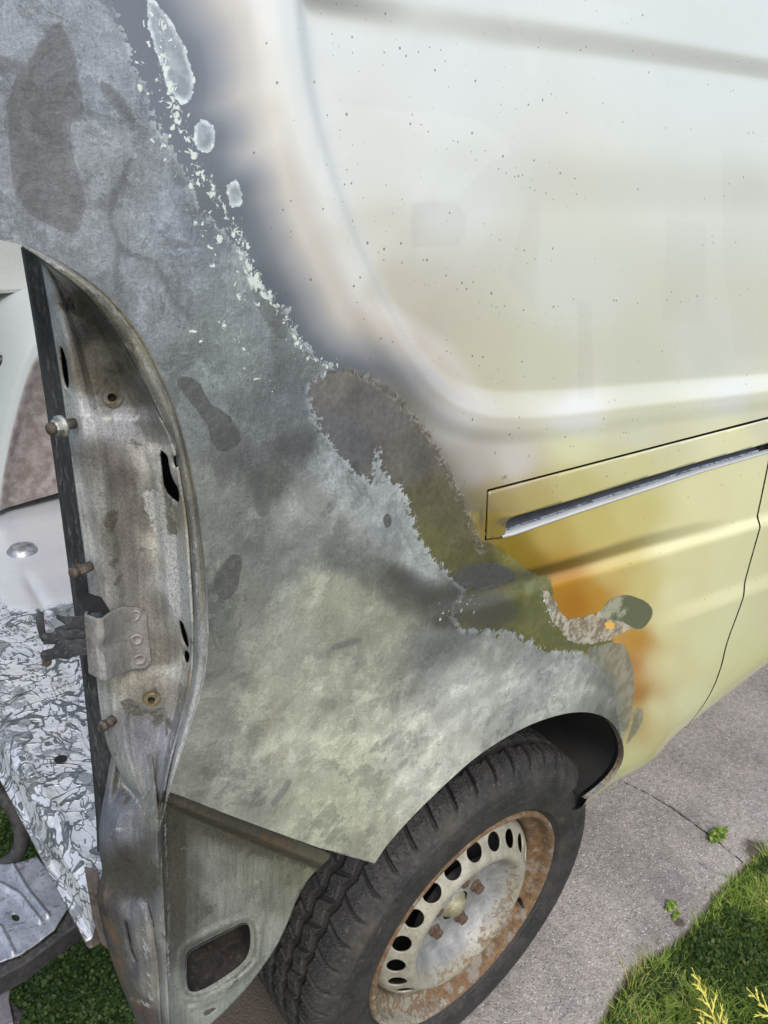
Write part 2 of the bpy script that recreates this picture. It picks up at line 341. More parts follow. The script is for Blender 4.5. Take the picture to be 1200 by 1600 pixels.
# golden conifer sprigs rising in the lower right corner
s = NT('golden_conifer'); c = s.mix(s.ss(s.noise(60, 4), .35, .65), (.42, .4, .06), (.66, .6, .14)); s.bump(s.noise(500, 3), .5, .001); GOLD = s.fin(c, .6)
def conifer():
    b = hitZ(np.array(1180.), np.array(1720.), 0.); t = thing('conifer_shrub', 'young golden yellow conifer twigs sticking up out of the grass in the lower right corner', 'shrub', (b[0], b[1], -.02))
    def sprig(base, tip, fr=1., part='branch'):
        V = []; F = []; r_ = random.Random(int(tip[0]*1e4))
        def scale_tube(a, b2, r0):
            a = np.array(a); b2 = np.array(b2); n = 8; d = b2-a; L = np.linalg.norm(d)
            ax, u1, u2 = frame(d); base_i = len(V); seg = 5
            for i in range(n+1):
                tt = i/n; rr = r0*(1-.75*tt)*(1.25 if i % 2 == 0 else .75)
                for k in range(seg):
                    an = 6.283*(k/seg)+i*.6; V.append(a+d*tt+rr*(math.cos(an)*u1+math.sin(an)*u2))
            for f in grid_faces(n+1, seg, wrap_c=True): F.append(tuple(int(q)+base_i for q in f))
        base = np.array(base); tip = np.array(tip); d = tip-base; L = np.linalg.norm(d); ax, u1, u2 = frame(d)
        scale_tube(base, tip, .0034)
        for k in range(int(13*fr)):
            tt = .2+.76*k/(13*fr); p = base+d*tt; sg = (-1) ** k; l2 = L*(.30*(1-tt)+.05)*r_.uniform(.7, 1.3)
            dd = (ax*.75+sg*u1*.62+u2*r_.uniform(-.4, .4)); dd /= np.linalg.norm(dd); q = p+dd*l2; scale_tube(p, q, .0027)
            for m in range(3):
                p2 = p+(q-p)*(.3+.22*m); e = dd*.8+(-1) ** m*u1*.5+u2*r_.uniform(-.5, .5); scale_tube(p2, p2+e/np.linalg.norm(e)*l2*.32, .0022)
        mesh(part, V, F, GOLD, t)
    for (bx, by, tx, ty, z) in ((1165, 1700, 1081, 1512, .10), (1150, 1660, 1128, 1590, .08), (1290, 1680, 1166, 1543, .10), (1260, 1560, 1199, 1400, .06), (1120, 1690, 1094, 1582, .09), (1230, 1700, 1205, 1590, .1), (1300, 1640, 1250, 1480, .1)):
        sprig(hitZ(np.array(float(bx)), np.array(float(by)), .0), hitZ(np.array(float(tx)), np.array(float(ty)), z))
conifer()
#==VAN==
# ================================================================== THE VAN
van = thing('burnt_van', 'pale cream panel van with its rear corner burnt to grey ash and bare metal', 'van', tuple(VAN))
_zk = np.linspace(.2, 2.2, 400)
_yk = np.interp(_zk, [.2, .40, .5, .65, .8, .95, 1.08, 1.18, 1.3, 1.5, 1.75, 2.0, 2.2], [-.03, -.035, -.042, -.046, -.045, -.039, -.029, -.019, -.008, .012, .045, .09, .15])
_g = np.exp(-.5*(np.arange(-24, 25)/9.)**2); _g /= _g.sum(); _yk = np.convolve(np.pad(_yk, 24, 'edge'), _g, 'valid')
def sst(t): t = np.clip(t, 0, 1); return t*t*(3-2*t)
SILL = None
def ybase0(x, z):
    Y = np.interp(z, _zk, _yk)
    Y = Y+1.1*np.clip(-.46-x, 0, 1)**2
    r = np.hypot(x-.0, z-.36); Y = Y-.012*np.exp(-((r-.44)/.07)**2)*(z > .3)
    if SILL is not None:
        zs = SILL[0]+SILL[1]*x; t = np.clip((zs+.11-z)/.11, 0, 1.2); Y = Y+.020*t*t*t
    return Y
def onbody(px, py, fn=ybase0):
    px = np.asarray(px, float); py = np.asarray(py, float); Y = np.full(px.shape, -.03)
    for _ in range(25):
        h = hitY(px, py, Y); Y = .5*Y+.5*np.clip(fn(h[..., 0], h[..., 2]), -.2, .4)
    return hitY(px, py, Y)
def body2(pts):
    p = np.asarray(pts, float); h = onbody(p[:, 0], p[:, 1]); return h[:, [0, 2]]
_s = body2([(925, 1240), (1060, 1138), (1200, 1030)]); _k = np.polyfit(_s[:, 0], _s[:, 1], 1); SILL = (_k[1], _k[0])
for _ in range(4):
    _s = body2([(925, 1242), (1060, 1140), (1200, 1031)]); _k = np.polyfit(_s[:, 0], _s[:, 1], 1); SILL = (.5*SILL[0]+.5*_k[1], .5*SILL[1]+.5*_k[0])
REC = smooth(body2([(402, -90), (402, 0), (430, 180), (478, 330), (535, 465), (590, 560), (645, 635), (700, 672), (780, 688), (900, 676), (1000, 661), (1200, 635), (1500, 588), (1560, 520), (1560, 200), (1480, 120), (1200, 52), (900, -8), (700, -44), (520, -78), (440, -100)]), 2, True)
_c = body2([(815, 908), (1200, 803)]); CRS = np.polyfit(_c[:, 0], _c[:, 1], 1)
_c2 = body2([(900, 1010), (1200, 903)]); CRS2 = np.polyfit(_c2[:, 0], _c2[:, 1], 1)
def ybody(x, z):
    Y = ybase0(x, z); d = sdf(x, z, REC) if np.ndim(x) else np.array(-1.)
    tp_ = 1-sst((x+.40)/.12)*sst((z-1.50)/.08); Y = Y+(.004+(.003+.004*tp_)*sst((x+.33)/.25))*sst((d-.022)/.032)-tp_*.0075*sst((d+.010)/.024)*sst((.046-d)/.022)*(.24+.76*sst((.02-x)/.35))
    zc = CRS[0]*x+CRS[1]; fx = sst((x+.30)/.15); t = (zc-z); Y = Y-.009*sst((t+.004)/.022)*fx*np.exp(-np.clip(t-.02, 0, 1)/.16)
    zc = CRS2[0]*x+CRS2[1]; t = (zc-z); Y = Y-.005*sst((t+.02)/.04)*sst((x-.22)/.2)*np.exp(-np.clip(t-.02, 0, 1)/.1)
    # heat warping of the bare sheet metal
    b = sst((-.05-x)/.3); Y = Y+b*.0035*fbm(x, z, 6, 3, 3)+b*.0008*fbm(x, z, 30, 2, 6)
    q = np.exp(-(((x+.30)/.11)**2+((z-1.06-.0)/.03)**2)); Y = Y+.0035*q
    return Y
LAMP = [(-40, 364), (0, 375), (35, 383), (90, 405), (135, 434), (174, 464), (213, 511), (235, 549), (254, 587), (278, 645), (298, 720), (311, 793), (320, 860), (326, 940), (327, 1010), (318, 1075), (298, 1135), (265, 1235)]
ARCH = [(585, 1348), (600, 1325), (625, 1295), (660, 1258), (700, 1218), (740, 1182), (780, 1155), (820, 1133), (860, 1118), (900, 1110), (935, 1114), (958, 1130), (972, 1155), (975, 1183), (962, 1210), (940, 1232), (917, 1249)]
GAP = [(1206, 690), (1187, 785), (1168, 870), (1149, 950), (1131, 1004), (1124, 1045), (1106, 1090), (1078, 1128)]
lamp2 = body2(smooth(LAMP, 1)); arch2 = body2(smooth(ARCH, 2)); gap2 = body2(smooth(GAP, 3))
sill_pts = lambda xs: np.stack([xs, SILL[0]+SILL[1]*xs], 1)
gx = gap2[-1, 0]
outline = np.vstack([[(-.70, 1.95), (-.70, lamp2[0, 1]-.002)], lamp2, body2([(300, 1250), (400, 1289), (500, 1325)]), arch2, sill_pts(np.linspace(arch2[-1, 0]+.01, gx, 20)), gap2[::-1], [(gap2[0, 0], 1.95)]])
HOLE = body2([(761, 765), (900, 729), (1050, 690), (1200, 651), (1340, 613), (1340, 676), (1200, 708), (1100, 737), (1000, 770), (900, 803), (792, 840), (757, 845)])
def body_shell(x0, x1, z0, z1, st, outl, holes):
    xs = np.arange(x0, x1+st, st); zs = np.arange(z0, z1+st, st); X, Z = np.meshgrid(xs, zs, indexing='ij')
    p, F = cut_grid(X, Z, outl, holes); V = np.stack([p[:, 0], ybody(p[:, 0], p[:, 1]), p[:, 1]], 1); return V, F
# ---------------- stains: shapes burnt into the paint, digitised where they lie on the sheet metal
ASH = [(-300, -300), (225, -300), (236, 0), (262, 50), (288, 82), (299, 120), (296, 152), (284, 165), (303, 190), (331, 212), (322, 240), (345, 285), (372, 297), (374, 322), (388, 350), (402, 392), (425, 440), (446, 480), (466, 530), (498, 560), (522, 575), (482, 604), (488, 655), (515, 690), (548, 730), (582, 758), (589, 695), (602, 738), (640, 788), (652, 838), (688, 884), (728, 922), (705, 960), (722, 985), (790, 985), (850, 1015), (938, 1018), (966, 1070), (974, 1120), (971, 1160), (940, 1180), (600, 1500), (-300, 1500)]
ASH2 = [(-300, -300), (140, -300), (176, -10), (192, 50), (206, 95), (232, 140), (238, 190), (262, 225), (284, 255), (306, 310), (322, 340), (348, 362), (374, 388), (392, 430), (412, 458), (444, 476), (468, 532), (498, 560)]+ASH[19:]
FILM = [(490, 585), (540, 578), (580, 592), (622, 622), (655, 668), (690, 712), (716, 768), (745, 838), (790, 862), (828, 893), (860, 905), (872, 965), (900, 995), (962, 1000), (930, 1024), (700, 1040), (560, 900), (440, 680)]
OLIVE = [(822, 905), (846, 908), (862, 930), (872, 965), (898, 992), (935, 1004), (900, 1018), (870, 1014), (832, 990), (812, 955)]
BEIGE = [(846, 920), (856, 925), (868, 935), (880, 968), (905, 966), (935, 958), (962, 950), (985, 962), (996, 976), (960, 996), (925, 1008), (890, 1004), (866, 975), (852, 945)]
PEEL = [(934, 962), (950, 938), (974, 928), (1004, 936), (1020, 950), (1019, 966), (1000, 988), (975, 972), (952, 968)]
ARCHP = [(905, 1014), (945, 1006), (968, 1002), (986, 1024), (992, 1060), (990, 1100), (984, 1135), (972, 1150), (962, 1100), (945, 1052)]
OVAL = [(976, 1168), (986, 1136), (990, 1112), (998, 1105), (1006, 1110), (1004, 1130), (990, 1152)]
DARK = [[(272, 588), (306, 588), (322, 625), (350, 642), (366, 662), (380, 690), (352, 706), (334, 702), (318, 655), (298, 628), (280, 610)], [(330, 905), (348, 880), (366, 862), (380, 872), (376, 908), (356, 940), (336, 930)], [(700, 905), (726, 886), (765, 878), (800, 886), (806, 902), (780, 918), (740, 924)], [(600, 800), (612, 804), (610, 826), (600, 822)]]
DPATCH = [(92, 26), (112, 60), (126, 110), (132, 180), (124, 190), (108, 188), (112, 230), (130, 292), (132, 332), (120, 372), (70, 352), (32, 312), (12, 262), (8, 200), (14, 130), (50, 92)]
DP2 = [[(396, 447), (412, 440), (436, 470), (452, 505), (450, 528), (436, 530), (418, 505), (404, 480)], [(-20, 80), (22, 92), (46, 104), (40, 118), (8, 112), (-20, 130)], [(150, 128), (178, 132), (206, 168), (216, 196), (196, 186), (170, 160)], [(250, 372), (288, 378), (302, 386), (280, 390), (256, 384)], [(330, 728), (356, 716), (366, 742), (350, 770), (336, 752)], [(396, 730), (420, 740), (424, 800), (404, 812), (392, 770)]]
LP = [[(210, 236), (232, 240), (262, 290), (286, 350), (276, 372), (246, 368), (214, 372), (196, 350), (188, 310), (196, 270)], [(150, 60), (178, 66), (196, 90), (188, 104), (164, 92)], [(505, 745), (560, 765), (610, 810), (650, 870), (640, 890), (580, 850), (530, 800)], [(-30, -30), (88, -30), (80, 20), (50, 60), (14, 92), (-30, 84)], [(440, 1090), (520, 1070), (640, 1090), (700, 1140), (660, 1240), (590, 1310), (500, 1290), (440, 1220)]]
BUB = [[(228, -14), (262, 24), (290, 74), (304, 124), (299, 156), (284, 164), (262, 138), (248, 92), (232, 44)], [(302, 196), (318, 184), (334, 198), (337, 220), (325, 240), (306, 232)], [(352, 290), (368, 281), (380, 300), (378, 322), (360, 324)]]
LINES = [[(205, 248), (186, 290), (174, 320), (172, 345), (186, 382), (212, 400), (240, 408), (256, 436), (270, 470), (292, 492)], [(160, 130), (190, 165), (212, 195)], [(186, 388), (180, 420), (184, 448)], [(520, 1012), (560, 1000)], [(428, 1255), (446, 1232), (450, 1222)]]
LLT = [[(640, 1215), (690, 1150), (750, 1095), (830, 1062)], [(600, 1180), (660, 1120), (720, 1075)], [(430, 900), (470, 850), (530, 842), (600, 870)], [(700, 1100), (740, 1070), (800, 1052)], [(400, 1180), (450, 1150), (520, 1160)], [(350, 640), (400, 690), (470, 660), (510, 622)], [(870, 1085), (920, 1075), (950, 1090)]]
CA = [(500, 50, 'dfe3e2'), (700, 100, 'dde3e0'), (1100, 100, 'dde3e0'), (1000, 20, 'dfe4e2'), (700, 300, 'dbe0da'), (1100, 300, 'dadfd4'), (900, 450, 'd8dcc9'), (1100, 550, 'd7dac2'), (590, 370, 'd6d0bd'), (600, 440, 'cdbfa4'), (640, 520, 'c9b894'), (690, 585, 'cfbf8e'), (760, 590, 'd3cb95'), (860, 590, 'd4d2a5'), (1000, 590, 'd6d6b0'), (560, 250, 'dad9d0'), (640, 600, 'dedcda'), (700, 655, 'dedcd9'), (900, 650, 'dedfda'), (1150, 625, 'dfe0d8'), (450, 150, 'e2e2e0'), (470, 280, 'e0dfdc'), (540, 430, 'dfdcd9'), (800, 722, 'd4cfc2'), (740, 730, 'c6bfb4'), (1000, 690, 'd8d8b8'), (1180, 650, 'dadab0'), (900, 705, 'd6d3bd'),
      (768, 810, '7e6a30'), (782, 780, '9a8340'), (830, 775, 'a8924c'), (900, 750, 'b5a55e'), (1000, 720, 'c8bf82'), (1150, 680, 'd4d196'), (800, 852, '85701f'), (860, 838, 'a5882c'), (930, 820, 'b79c3e'), (1000, 805, 'c4b055'), (1100, 780, 'cec578'), (1180, 765, 'd3cf90'), (830, 885, '86691c'), (885, 905, 'b07f22'), (900, 945, 'a87020'), (930, 930, 'bb8a30'), (950, 900, 'c69f40'), (965, 868, 'c5a548'), (1050, 855, 'd0c472'), (1150, 850, 'd5d290'), (1050, 930, 'd6d18c'), (1010, 920, 'cfb75e'), (1040, 975, 'd2c473'), (1000, 1000, 'bf8a30'), (998, 1040, 'b06a1a'), (998, 1085, 'a2601a'), (1018, 1040, 'c69d46'), (1045, 1040, 'd2c47c'), (1000, 1118, 'b98c44'), (1022, 1110, 'd4c88c'), (1100, 1000, 'd6d49c'), (1080, 1100, 'd5d3a6'), (980, 1195, 'cfcd9f'), (1150, 950, 'd7d6a0'), (950, 1225, 'b9b184'), (1300, 700, 'd8d6a8'), (1400, 1000, 'd8d8ae'), (745, 790, '8a8248'), (1300, 300, 'dde2da')]
CC = [(530, 595, '66635f'), (560, 640, '5b5957'), (540, 680, '545659'), (600, 650, '5c5a57'), (640, 720, '585550'), (670, 780, '55523f'), (720, 820, '55523f'), (680, 850, '565638'), (740, 860, '4c4b34'), (765, 895, '37332a'), (800, 870, '6a693c'), (815, 930, '575a34'), (760, 940, '4d4c3a'), (850, 960, '5c5e3c'), (890, 1005, '5c5f38'), (700, 940, '4a4a38'), (600, 900, '56564a')]
CB = [(50, 50, '808793'), (200, 100, '7b8490'), (250, 50, '737d8b'), (60, 250, '7a8089'), (180, 300, '787e86'), (230, 450, '7a8189'), (300, 350, '79818c'), (400, 480, '7c8487'), (350, 560, '7a8283'), (300, 650, '6f7678'), (400, 700, '64696a'), (350, 780, '797c77'), (450, 640, '666b70'), (470, 700, '5d6162'), (560, 760, '8a9091'), (520, 720, '858b8d'), (600, 820, '868c8c'), (660, 880, '868c89'), (470, 800, '8e918b'), (440, 870, '747770'), (540, 862, '6a6d67'), (480, 835, '7f827b'), (630, 915, '55564b'), (690, 950, '4b4c40'), (520, 930, '94977f'), (600, 970, '8c8f79'), (450, 1020, '8d907e'), (380, 950, '777a70'), (350, 1050, '696c62'), (330, 960, '5f625b'), (550, 1050, '90937f'), (680, 1010, '6b6e6a'), (740, 965, '4c4f51'), (770, 1010, '868a82'), (860, 1050, '8b908a'), (900, 1085, '91958b'), (720, 1060, '999d95'), (450, 1180, '9a9c86'), (550, 1200, 'a0a288'), (650, 1180, 'a3a795'), (380, 1220, '85887a'), (500, 1280, '9d9f86'), (580, 1320, '8f917a'), (300, 1200, '66685e'), (320, 1130, '75776d'), (430, 1100, '868875'), (950, 1080, '72766e'), (820, 960, '50523f'), (960, 1130, '60645c'), (420, 760, '5c5f58'), (390, 840, '6f726b')]
AMB = {}
_sm = lambda q: [tuple(v) for v in smooth(q, 2, True)]
OLIVE, BEIGE, PEEL, ARCHP, OVAL, DPATCH = [_sm(q) for q in (OLIVE, BEIGE, PEEL, ARCHP, OVAL, DPATCH)]; DARK = [_sm(q) for q in DARK]; DP2 = [_sm(q) for q in DP2]; LP = [_sm(q) for q in LP]
def _soft(c):
    v = np.array([int(c[2][i:i+2], 16) for i in (0, 2, 4)], float); mx = v.max(); k = np.clip((mx-130)/70., 0, 1)*.34; v = v+(mx-v)*k; return (c[0], c[1], '%02x%02x%02x' % tuple(int(q) for q in v))
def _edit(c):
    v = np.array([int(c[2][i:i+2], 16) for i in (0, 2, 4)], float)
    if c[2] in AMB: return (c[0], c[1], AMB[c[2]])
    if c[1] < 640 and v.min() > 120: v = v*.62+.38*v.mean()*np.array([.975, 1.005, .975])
    if c[0] > 1010 and c[1] > 660: v = (255-(255-v)*.50)*np.array([1., 1., .88])  # these branches lighten the lower paint to make up for weak light there
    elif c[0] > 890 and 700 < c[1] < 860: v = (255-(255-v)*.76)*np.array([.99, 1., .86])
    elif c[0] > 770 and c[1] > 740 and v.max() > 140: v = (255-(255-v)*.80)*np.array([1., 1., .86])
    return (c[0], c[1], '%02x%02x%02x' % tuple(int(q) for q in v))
def _amb(c):
    v = [int(c[2][i:i+2], 16) for i in (0, 2, 4)]; return v[2] < 62 and v[0] > 140 and c[1] > 890
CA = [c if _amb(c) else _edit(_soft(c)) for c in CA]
def _grey(c, k):
    v = np.array([int(c[2][i:i+2], 16) for i in (0, 2, 4)], float); v = v*(1-k)+v.mean()*k; return (c[0], c[1], '%02x%02x%02x' % tuple(int(q) for q in v))
CB = [_grey(c, .3) for c in CB]
def stain(o, V, kA=.76, kB=.98):
    px, py = proj(V); n1 = fbm(V[:, 0], V[:, 2], 9, 4, 1); n2 = fbm(V[:, 0], V[:, 2], 9, 4, 41); n3 = fbm(V[:, 0]*1.2, V[:, 2], 28, 5, 81); n4 = fbm(V[:, 0], V[:, 2], 70, 5, 61)
    wx, wy = px+n1*34, py+n2*34
    sa = sdf(px, py, ASH); sf = sdf(px, py, FILM); du = np.maximum(sa, sf)
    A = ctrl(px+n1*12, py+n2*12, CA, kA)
    # soot haze that fades away from the burnt edge
    d = np.clip(-sdf(px+n1*14, py+n2*14, ASH+[(-300, 1500)]), 0, 400); up = np.clip((690-py+.0)/120, 0, 1); wd = 1.+.30*np.clip((250-py)/250, 0, 1)
    dd = np.minimum(d, np.clip(-sf, 0, 400)*1.0+0)/wd
    kn = [0, 18, 44, 68, 88, 108]; cols = np.array([hexlin(h, kA) for h in ('626972', '72777f', '9a9c9f', 'c0bbb4', 'd2cac0', 'dfddd9')])
    S = np.stack([np.interp(dd, kn, cols[:, k]) for k in range(3)], 1)
    wgt = (np.interp(dd, [0, 60, 100, 125], [1, .95, .6, 0])*sst(up))[:, None]; A = A*(1-wgt)+S*wgt
    sw = (np.exp(-np.clip(-sf, 0, 300)/44.)*.85*(py > 560)*(py < 800)*np.clip((py-560)/60, 0, 1))[:, None]; A = A*(1-sw)+hexlin('6f6b64', kA)*sw
    # soot streak along the crease
    ds = pline(px, py, [(818, 902), (900, 879), (1000, 848), (1090, 826), (1190, 816)]); fade = np.clip(1-(px-820)/330, 0, 1)
    st = (sst(1-(ds-4)/11.)*fade**.8*.9)[:, None]; A = A*(1-st)+hexlin('463818', kA)*st
    for poly, f in (([(643, 315), (715, 316), (727, 335), (727, 365), (715, 386), (643, 386)], .93), ([(498, 163), (700, 178), (752, 190), (792, 215), (800, 240), (765, 252), (715, 308), (560, 330), (498, 300)], 1.045), ([(902, 470), (924, 475), (928, 622), (904, 624)], .945), ([(826, 315), (846, 318), (836, 480), (790, 432)], .96), ([(1042, 345), (1104, 350), (1100, 505), (1034, 500)], .965), ([(1128, 235), (1260, 240), (1260, 560), (1150, 560), (1130, 400)], .965), ([(780, -40), (1000, 20), (860, 70), (830, 120), (800, 60)], 1.03)):
        A = A*(1+(f-1)*sst((sdf(px, py, poly)+2)/4.))[:, None]
    B = ctrl(wx, wy, CB, kB, 4.5, 16); vv = 1+.36*n1+.42*n3+.38*n4
    gr = sdf(px+n3*26+n4*12, py+n4*22, DPATCH); m = sst((gr+3)/9.)[:, None]*.45; B = B*(1-m)+hexlin('5d5f63', kB)*m
    dl = np.full(len(px), 99.)
    for L in LINES: dl = np.minimum(dl, pline(px+n3*5, py+n4*5, L))
    m = (sst(1-(dl-2.5)/5)*.25)[:, None]; B = B*(1-m)+hexlin('55595e', kB)*m
    dl = np.full(len(px), 99.)
    for L in LLT: dl = np.minimum(dl, pline(px+n3*12, py+n4*10, L))
    B = B*(1+.26*np.exp(-(dl/7.)**2)*(.5+1.2*np.clip(n3+.4, 0, 1)))[:, None]
    B = B*np.clip(vv, .45, 1.7)[:, None]*np.interp(V[:, 2], [1.1, 1.4], [1., .86])[:, None]*(1+(np.array([.98, 1.0, .985])-1)*np.interp(V[:, 2], [1.1, 1.35], [.3, 1.])[:, None])
    C = ctrl(wx, wy, CC, kB, 4.5, 14)*np.clip(1+.5*n3+.4*n4, .5, 1.6)[:, None]
    setcol(o, 'paint', np.clip(A, 0, .85)); setcol(o, 'ash', np.clip(B, 0, .8)); setcol(o, 'film', np.clip(C, 0, .8))
    def pack(nm, *f): setcol(o, nm, np.stack([np.clip(q/100., -1, 1) for q in f], 1))
    bub = np.max([sdf(px, py, b) for b in BUB], 0); dk = np.max([sdf(px, py, b) for b in DARK], 0)
    pack('s1', sdf(px, py, ASH2), sf, bub); pack('s2', dk, sdf(px, py, OLIVE), sdf(px, py, BEIGE)); pack('s3', sdf(px, py, PEEL), np.maximum(sdf(px, py, ARCHP), sdf(px, py, OVAL)), sdf(px, py, [(944, 974), (952, 970), (961, 975), (959, 983), (948, 983)]))
    so = np.zeros(len(px))
    for (cx, cy, rx, ry, am, rot) in ((748, 952, 80, 34, 1., .15), (770, 896, 60, 20, .9, .05), (650, 918, 70, 26, .8, .5), (440, 690, 44, 60, .55, .3), (400, 745, 24, 60, .5, 0), (690, 1010, 60, 24, .55, 0), (480, 850, 90, 12, .45, -.2), (560, 855, 60, 12, .4, .3), (600, 1000, 8, 50, .0, 0), (345, 1000, 22, 50, .4, 0), (330, 1190, 40, 50, .45, .6), (880, 1005, 50, 12, .5, .1), (955, 1075, 14, 40, .5, -.3), (786, 746, 9, 5, .7, -.3), (792, 815, 18, 8, .9, -.2), (752, 808, 9, 34, .55, 0), (822, 900, 16, 9, .9, 0)):
        dx, dy = px+n3*16-cx, py+n4*14-cy; u_ = (dx*math.cos(rot)+dy*math.sin(rot))/rx; v_ = (-dx*math.sin(rot)+dy*math.cos(rot))/ry; so = np.maximum(so, am*np.exp(-(u_*u_+v_*v_)))
    setval(o, 'soot', so)
    dp = np.max([sdf(px+n3*14, py+n4*10, DPATCH)]+[sdf(px+n3*8, py+n4*8, q) for q in DP2], 0); ln = np.full(len(px), 99.)
    for L_ in LINES: ln = np.minimum(ln, pline(px+n3*4, py+n4*4, L_))
    lt = np.max([sdf(px+n3*10, py+n4*8, q) for q in LP], 0); pack('s5', dp, 4.5-ln, lt)
    ch = np.exp(-(pline(px, py, [(250, 20), (262, 120), (278, 180), (310, 260), (352, 330), (378, 380), (396, 430), (440, 490), (478, 555), (512, 570)])/13.)**2)+.62*np.exp(-(pline(px, py, [(215, 40), (235, 130), (262, 230), (300, 320), (350, 400), (390, 450)])/26.)**2)
    ch2 = np.exp(-(pline(px, py, [(310, 520), (345, 505), (380, 545), (395, 580), (420, 600), (372, 575)])/13.)**2)*.8
    ch3 = np.exp(-(pline(px, py, [(690, 955), (720, 940), (742, 945)])/14.)**2)*.75
    ch4 = np.exp(-(pline(px, py, [(842, 915), (850, 940), (868, 978)])/6.)**2)*.6
    sp = np.clip(1.15-np.hypot((px-660)/260., (py-330)/420.), 0, 1)+.14*(px > 600)*(py < 700)+.3*np.clip(1-np.hypot((px-940)/90., (py-910)/50.), 0, 1)
    wr = np.exp(-(pline(px+n3*8, py+n4*8, [(545, 580), (585, 594), (624, 624), (657, 668), (690, 714), (716, 770), (742, 832), (752, 860)])/9.)**2)
    a_ = np.max([ch, ch2, ch3, ch4], 0); setcol(o, 's4', np.stack([a_, np.clip(sp, 0, 1), wr], 1))
s = NT('burnt_paint'); L = s.l
def sep(name):
    x = s.n('ShaderNodeSeparateColor'); s.l(s.attr(name), x.inputs[0]); return x.outputs
S1, S2, S3, S4, S5 = sep('s1'), sep('s2'), sep('s3'), sep('s4'), sep('s5')
nA = s.noise(16, 10, .72); nB = s.noise(55, 10, .72); nC = s.noise(170, 8, .7); nS = s.noise(24, 8, .7, .5, (9, 9, 1.0)); fine = s.noise(900, 3, .6)
nH = s.noise(120, 5, .6, 1.6, (3.2, 1, .5)); nP = s.noise(8, 15, .70, .3); nQ = s.noise(27, 14, .74, .5); nR = s.noise(5, 6, .6)
xyz = s.n('ShaderNodeSeparateXYZ'); L(s.tc, xyz.inputs[0]); upz = s.ss(xyz.outputs[2], 1.05, 1.35)
def thr(sd, amp, nz, wdt=.004, sh=0.): return s.ss(s.math('ADD', s.math('ADD', sd, sh), s.math('MULTIPLY', s.math('SUBTRACT', nz, .5), amp)), -wdt, wdt)
col = s.attr('paint'); col = s.scale(col, s.ss(s.noise(3, 6, .6), .3, .7, .965, 1.03))
# grime streaks and specks on the sound paint
v = s.n('ShaderNodeTexVoronoi'); v.inputs['Scale'].default_value = 150; L(s.tc, v.inputs['Vector']); vc = s.n('ShaderNodeSeparateColor'); L(v.outputs['Color'], vc.inputs[0])
rad = s.math('MULTIPLY', s.math('POWER', vc.outputs[1], 5.), .16); on = s.math('GREATER_THAN', s.math('ADD', vc.outputs[0], s.math('MULTIPLY', S4[1], .50)), .84)
spk = s.math('MULTIPLY', s.math('MULTIPLY', s.math('LESS_THAN', v.outputs['Distance'], s.math('ADD', rad, .07)), on), .75); col = s.mix(spk, col, (.09, .085, .07))
rough = s.mixf(s.ss(s.noise(5, 6, .7), .35, .7), .16, .26)
# film of scorched paint
mf = thr(S1[1], .22, nB, .030); fc = s.scale(s.attr('film'), s.ss(nC, .3, .7, .8, 1.2)); wr = s.ss(s.math('MULTIPLY', S4[2], s.ss(s.vor(190, 'DISTANCE_TO_EDGE'), .32, .03)), .25, .6)
col = s.mix(s.math('MULTIPLY', mf, .96), col, fc); rough = s.mixf(mf, rough, .42); wl_ = s.math('MULTIPLY', s.ss(S4[2], .3, .8), s.ss(s.math('ABSOLUTE', s.math('SUBTRACT', s.noise(45, 6, .7, 1.), .5)), .035, .010)); col = s.mix(s.math('MULTIPLY', wl_, .7), col, (.28, .26, .22)); col = s.mix(s.math('MULTIPLY', s.ss(S4[2], .35, .9), s.ss(nC, .50, .6)), col, (.10, .085, .07))
# ash on bare steel
ma = thr(S1[0], .98, s.math('ADD', s.math('MULTIPLY', nB, .55), s.math('MULTIPLY', nC, .45)), .008, .0); ac = s.attr('ash'); tp = s.ss(nP, .485, .51); ac = s.scale(ac, s.mixf(tp, .90, 1.08)); tq = s.ss(nQ, .525, .55); ac = s.mix(s.math('MULTIPLY', tq, s.ss(nR, .40, .58, .12, .62)), ac, s.scale(ac, .58)); ac = s.scale(ac, s.mixf(upz, 1., s.ss(nH, .3, .7, .90, 1.09))); ac = s.scale(ac, s.ss(nS, .25, .75, .955, 1.045)); ac = s.scale(ac, s.ss(fine, .25, .75, .84, 1.16)); nG = s.noise(330, 3, .6, .6); ac = s.scale(ac, s.ss(nG, .32, .68, .92, 1.08))
ac = s.scale(ac, s.mixf(thr(S5[2], .22, nB, .008), 1., 1.13)); ac = s.mix(s.math('MULTIPLY', thr(S5[0], .16, nB, .016), .52), ac, s.mix(s.ss(nC, .4, .6), (.072, .073, .075), (.098, .098, .098))); ac = s.mix(s.math('MULTIPLY', thr(S5[1], .05, nB, .008), .45), ac, (.10, .105, .11)); flk = s.ss(s.math('ADD', nB, s.math('MULTIPLY', nA, .5)), .79, .82); ac = s.mix(s.math('MULTIPLY', flk, .35), ac, s.scale(ac, 1.5)); pit = s.ss(nC, .62, .70); ac = s.mix(s.math('MULTIPLY', pit, .35), ac, (.08, .08, .078))
rim = s.math('MULTIPLY', s.ss(S1[0], .10, -.02), s.ss(nC, .44, .52)); ac = s.mix(s.math('MULTIPLY', rim, .5), ac, (.40, .44, .45))
col = s.mix(ma, col, ac); rough = s.mixf(ma, rough, .6)
mb = thr(S1[2], .16, nC, .006); edge = s.math('MULTIPLY', mb, s.ss(S1[2], .09, .02)); col = s.mix(s.math('MULTIPLY', mb, s.ss(nB, .4, .6, .35, .75)), col, (.33, .38, .40)); col = s.mix(s.math('MULTIPLY', edge, s.ss(nC, .45, .6, .3, .9)), col, (.55, .62, .62))
